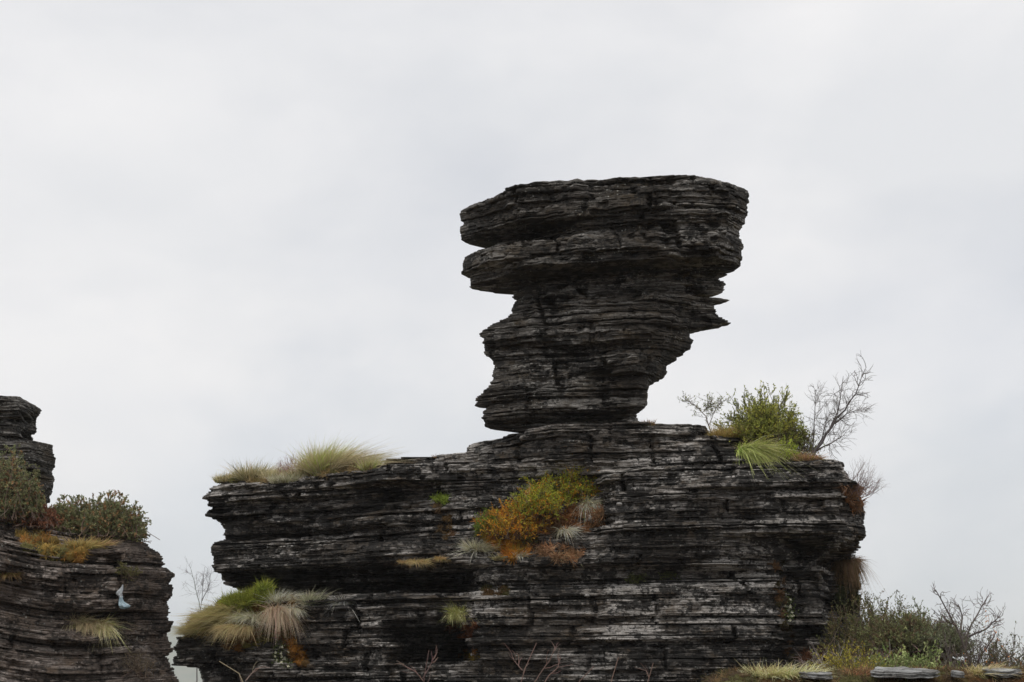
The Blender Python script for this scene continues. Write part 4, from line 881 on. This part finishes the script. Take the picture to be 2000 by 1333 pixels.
# ------------------------------------------------------------------ the bank with flat stones
def slab(px, py, d, w, dep, th, rz, label, seed, tilt=0.0, mat=M_BASE):
    p = at(px, py, d); g = gz(p[0], d)
    p[2] = max(g[2] - .03, min(p[2], g[2] + .12)) if tilt == 0 else p[2]
    m = 64; a = np.arange(m) * 2 * np.pi / m
    rr = 1 + .28 * (noise(np.cos(a) * 1.6, np.sin(a) * 1.6, seed * 3.1, seed) - .5) + .12 * (noise(np.cos(a) * 5, np.sin(a) * 5, seed * 1.7, seed + 4) - .5)
    sq = 1 / np.maximum(np.abs(np.cos(a)), np.abs(np.sin(a))) ** .25
    x = np.cos(a) * sq * rr * w / 2; y = np.sin(a) * sq * rr * dep / 2
    cr, sr = math.cos(rz), math.sin(rz)
    V, R = [], []
    th *= 1.5; nl_ = 4; prof = [(.2, -.5, 0)]
    for q_ in range(nl_):
        z0 = -.5 + q_ / nl_; o_ = (0, .05, .02, .07)[(q_ + seed) % 4]
        prof += [(.97 - o_, z0 + .02, q_), (1.0 - o_, z0 + .10, q_), (.985 - o_, z0 + .22, q_)]
    prof += [(.6, .5, 9), (.05, .52, 9)]
    for (f, z, q_) in prof:
        z *= th; ch = 1 + .16 * (noise(x * 7, y * 7, q_ * 3.3 + seed, 8) - .5) + .10 * (noise(x * 22, y * 22, q_ * 1.3 + seed, 9) - .5)
        xx, yy = x * f * ch, y * f * ch; zz = z + .10 * yy + .03 * (noise(xx * 6, yy * 6, seed, 3) - .5)
        V.append(np.c_[p[0] + xx * cr - yy * sr, p[1] + xx * sr + yy * cr, p[2] + zz + th * .5]); R.append(np.c_[xx + seed * 2.3, yy, zz + seed])
    V = np.vstack(V); k = len(prof); idx = np.arange(k * m).reshape(k, m); nx = np.roll(idx, -1, 1)
    F = np.stack((idx[:-1], nx[:-1], nx[1:], idx[1:]), -1).reshape(-1, 4)
    o = mesh_obj('flat_stone', V, F, mat, None, {'rest': np.vstack(R)}, origin=p)
    return tag(o, label, 'stone', 'flat stones on the bank')
M_SLAB = rock_mat('grey_flagstone', (0.46, 0.465, 0.455), (0.30, 0.295, 0.28), (0.14, 0.132, 0.122), (0.12, 0.085, 0.05), 0.47, 0.565, 0.4, 0.5)
for q in [(1590, 1324, 19.0, .42, .5, .05, .15, 'lone tilted grey stone next to the yellow grass', 1),
          (1765, 1322, 18.9, .88, .6, .055, .03, 'widest flat grey stone of the stack on the bank', 2),
          (1742, 1316, 19.1, .46, .5, .045, -.1, 'small flat stone lying on the inner end of the widest stone', 3),
          (1800, 1326, 18.6, .50, .4, .05, .1, 'flat stone wedged under the outer end of the widest stone', 4),
          (1725, 1331, 18.6, .40, .4, .05, .05, 'chipped flat stone under the inner end of the widest stone', 5),
          (1872, 1324, 18.9, .14, .2, .05, .2, 'small square stone between the stack and the striped tuft', 6),
          (1955, 1320, 19.1, .52, .5, .06, -.06, 'long grey stone beyond the striped grass tuft', 7)]:
    slab(*q, mat=M_SLAB)
P_ = np.array([gz(random.uniform(2.7, 7.4), random.uniform(18.4, 20.2)) for _ in range(560)]); 
moss(None, 'rust-coloured moss carpet between the flat stones of the bank', (lin(104, 82, 58), lin(88, 72, 52), lin(120, 98, 66), lin(98, 94, 56)), size=(.05, .10), blade=.07, per=30, pts=(P_, np.tile((0, -.2, 1.0), (len(P_), 1))), flat=.45, bw=.008)
g6 = 'grass tufts on the bank'
for (px, d, lab, kw) in [
    (1485, 19.2, 'pale yellow grass fringe at the foot of the lower wall', dict(h=.28, r=.22, n=900, fg=.2, straw=lin(206, 190, 140), droop=.6)),
    (1540, 19.2, 'pale yellow grass hummock beside the lone tilted stone', dict(h=.30, r=.24, n=1000, fg=.2, straw=lin(210, 196, 146), droop=.6, wind=(.4, 0, 0))),
    (1665, 19.4, 'russet grass tuft between the lone stone and the stack', dict(h=.24, r=.18, n=700, fg=.1, straw=lin(158, 116, 84), droop=.6)),
    (1785, 19.9, 'low rusty-green grass dome behind the stack of flat stones', dict(h=.20, r=.18, n=700, fg=.4, green=lin(120, 112, 50), straw=lin(150, 104, 66), droop=.5)),
    (1895, 19.2, 'green and straw striped grass tuft on the bank', dict(h=.26, r=.18, n=900, fg=.5, green=lin(130, 142, 60), straw=lin(196, 174, 130), droop=.7, wind=(.5, 0, 0))),
    (1640, 19.6, 'short rusty grass at the foot of the yellowish shrub', dict(h=.16, r=.30, n=700, fg=.2, straw=lin(140, 96, 56), droop=.5))]:
    tuft(gp_(px, d), lab, group=g6, **kw)

# ------------------------------------------------------------------ reddish twigs of bushes standing nearer, only their tops in view
red = lin(112, 90, 82)
def near_twigs(px, d, pts, label, n_tw=5, col=red):
    g = gp_(px, d); lines = []
    for i, pl in enumerate(pts):
        w = [at(x, y, d) for x, y in pl]
        lines.append(([g] if i == 0 else []) + w)
    bare_tree(lines, label, 'twig_bush', 'bush', .008, .14, n_tw, bark=col, levels=1, tip_r=.003, min_r=.003, group='reddish twig bushes in front of the lower wall', spread=.5)
near_twigs(1030, 11, [[(1012, 1333), (1022, 1300), (1035, 1275), (1048, 1256)], [(1020, 1310), (1005, 1292), (1000, 1282)], [(1040, 1340), (1055, 1315), (1075, 1288), (1085, 1265)], [(1060, 1340), (1072, 1320), (1090, 1305), (1094, 1285)]], 'widest reddish twig bush rising in front of the lower wall')
near_twigs(830, 11, [[(826, 1340), (826, 1312), (832, 1292), (838, 1270)], [(826, 1330), (812, 1312), (795, 1305)], [(826, 1325), (838, 1305), (846, 1288)]], 'reddish twig bush below the dark notch')
near_twigs(475, 11, [[(482, 1340), (475, 1320), (455, 1306), (428, 1292)], [(480, 1330), (490, 1318), (500, 1306)]], 'crooked pale twig in front of the turf mound', 3, lin(136, 116, 102))
near_twigs(1135, 11, [[(1120, 1340), (1138, 1318), (1160, 1302)]], 'single slanting twig next to the widest twig bush', 3)
near_twigs(1268, 11, [[(1262, 1345), (1270, 1318), (1276, 1295)], [(1268, 1325), (1262, 1310)]], 'single upright reddish twig tip in front of the lower wall', 3)
near_twigs(1205, 11, [[(1190, 1345), (1198, 1315), (1208, 1284)]], 'faint thin twig between the slanting twig and the upright tip', 2)

# pale stones caught on ledges
def chip(px, py, w, h, label, seed):
    l, nn = hit(px, py)
    if l is None: return
    k = l[1] / FPX; W, H = w * k / 2, h * k / 2
    R = np.random.default_rng(seed); a = np.arange(9) * 2 * np.pi / 9; V = []
    for f, y in ((.55, -.10), (1.0, -.04), (.95, .06), (.7, .12)):
        r_ = f * (1 + R.uniform(-.15, .15, 9)); V.append(np.c_[l[0] + W * r_ * np.cos(a), np.full(9, l[1] + y) , l[2] + H * r_ * np.sin(a)])
    V = np.vstack(V + [np.array([[l[0], l[1] - .11, l[2]]])]); idx = np.arange(36).reshape(4, 9); nx = np.roll(idx, -1, 1)
    F = np.stack((idx[:-1], nx[:-1], nx[1:], idx[1:]), -1).reshape(-1, 4); cap = np.c_[idx[0], nx[0], np.full(9, 36)][:, ::-1]
    o = mesh_obj('loose_stone', V, [F, cap], M_PALE, None, {'rest': V}, origin=l); tag(o, label, 'stone', 'pale loose stones on the wall')
M_PALE = rock_mat('pale_stone', (0.62, 0.60, 0.57), (0.46, 0.44, 0.41), (0.3, 0.28, 0.26), (0.2, 0.15, 0.1), 0.45, 0.66, 0.15, 0.2)
chip(926, 1279, 14, 9, 'rounded white stone on the ochre moss pad in the notch', 1)
chip(1147, 1164, 11, 6, 'small pinkish-white stone on the shadowed ledge of the lower wall', 2)
chip(1152, 1012, 12, 14, 'pale angular stone in the russet moss of the gully', 3)
chip(1210, 985, 12, 9, 'pale shard stuck beside the upper end of the gully', 4)

# ------------------------------------------------------------------ the mountain air between here and the far ridge
hm, hn = new_mat('mountain_haze'); T = NT(hn)
ho = T.add('ShaderNodeOutputMaterial')
hv = T.add('ShaderNodeVolumePrincipled', ins={'Color': (0.97, 0.98, 0.99, 1), 'Density': 0.00024, 'Anisotropy': 0.0}); hn.links.new(hv.outputs[0], ho.inputs['Volume'])
zlo = float(GZ.min()) - 1.0; zhi = float(max(GZ.max(), 14.0)) + 1.0
xs_, ys_ = (float(gx.min()) - 2, float(gx.max()) + 2), (float(gy.min()) - 2, float(gy.max()) + 2)
HV = np.array([(x, y, z) for z in (zlo, zhi) for y in ys_ for x in xs_])
HF = np.array([(0, 2, 3, 1), (4, 5, 7, 6), (0, 1, 5, 4), (2, 6, 7, 3), (0, 4, 6, 2), (1, 3, 7, 5)])
haze = mesh_obj('haze', HV, HF, hm); haze['kind'] = 'stuff'
for o in bpy.data.objects:
    if '_o' in o: del o['_o']
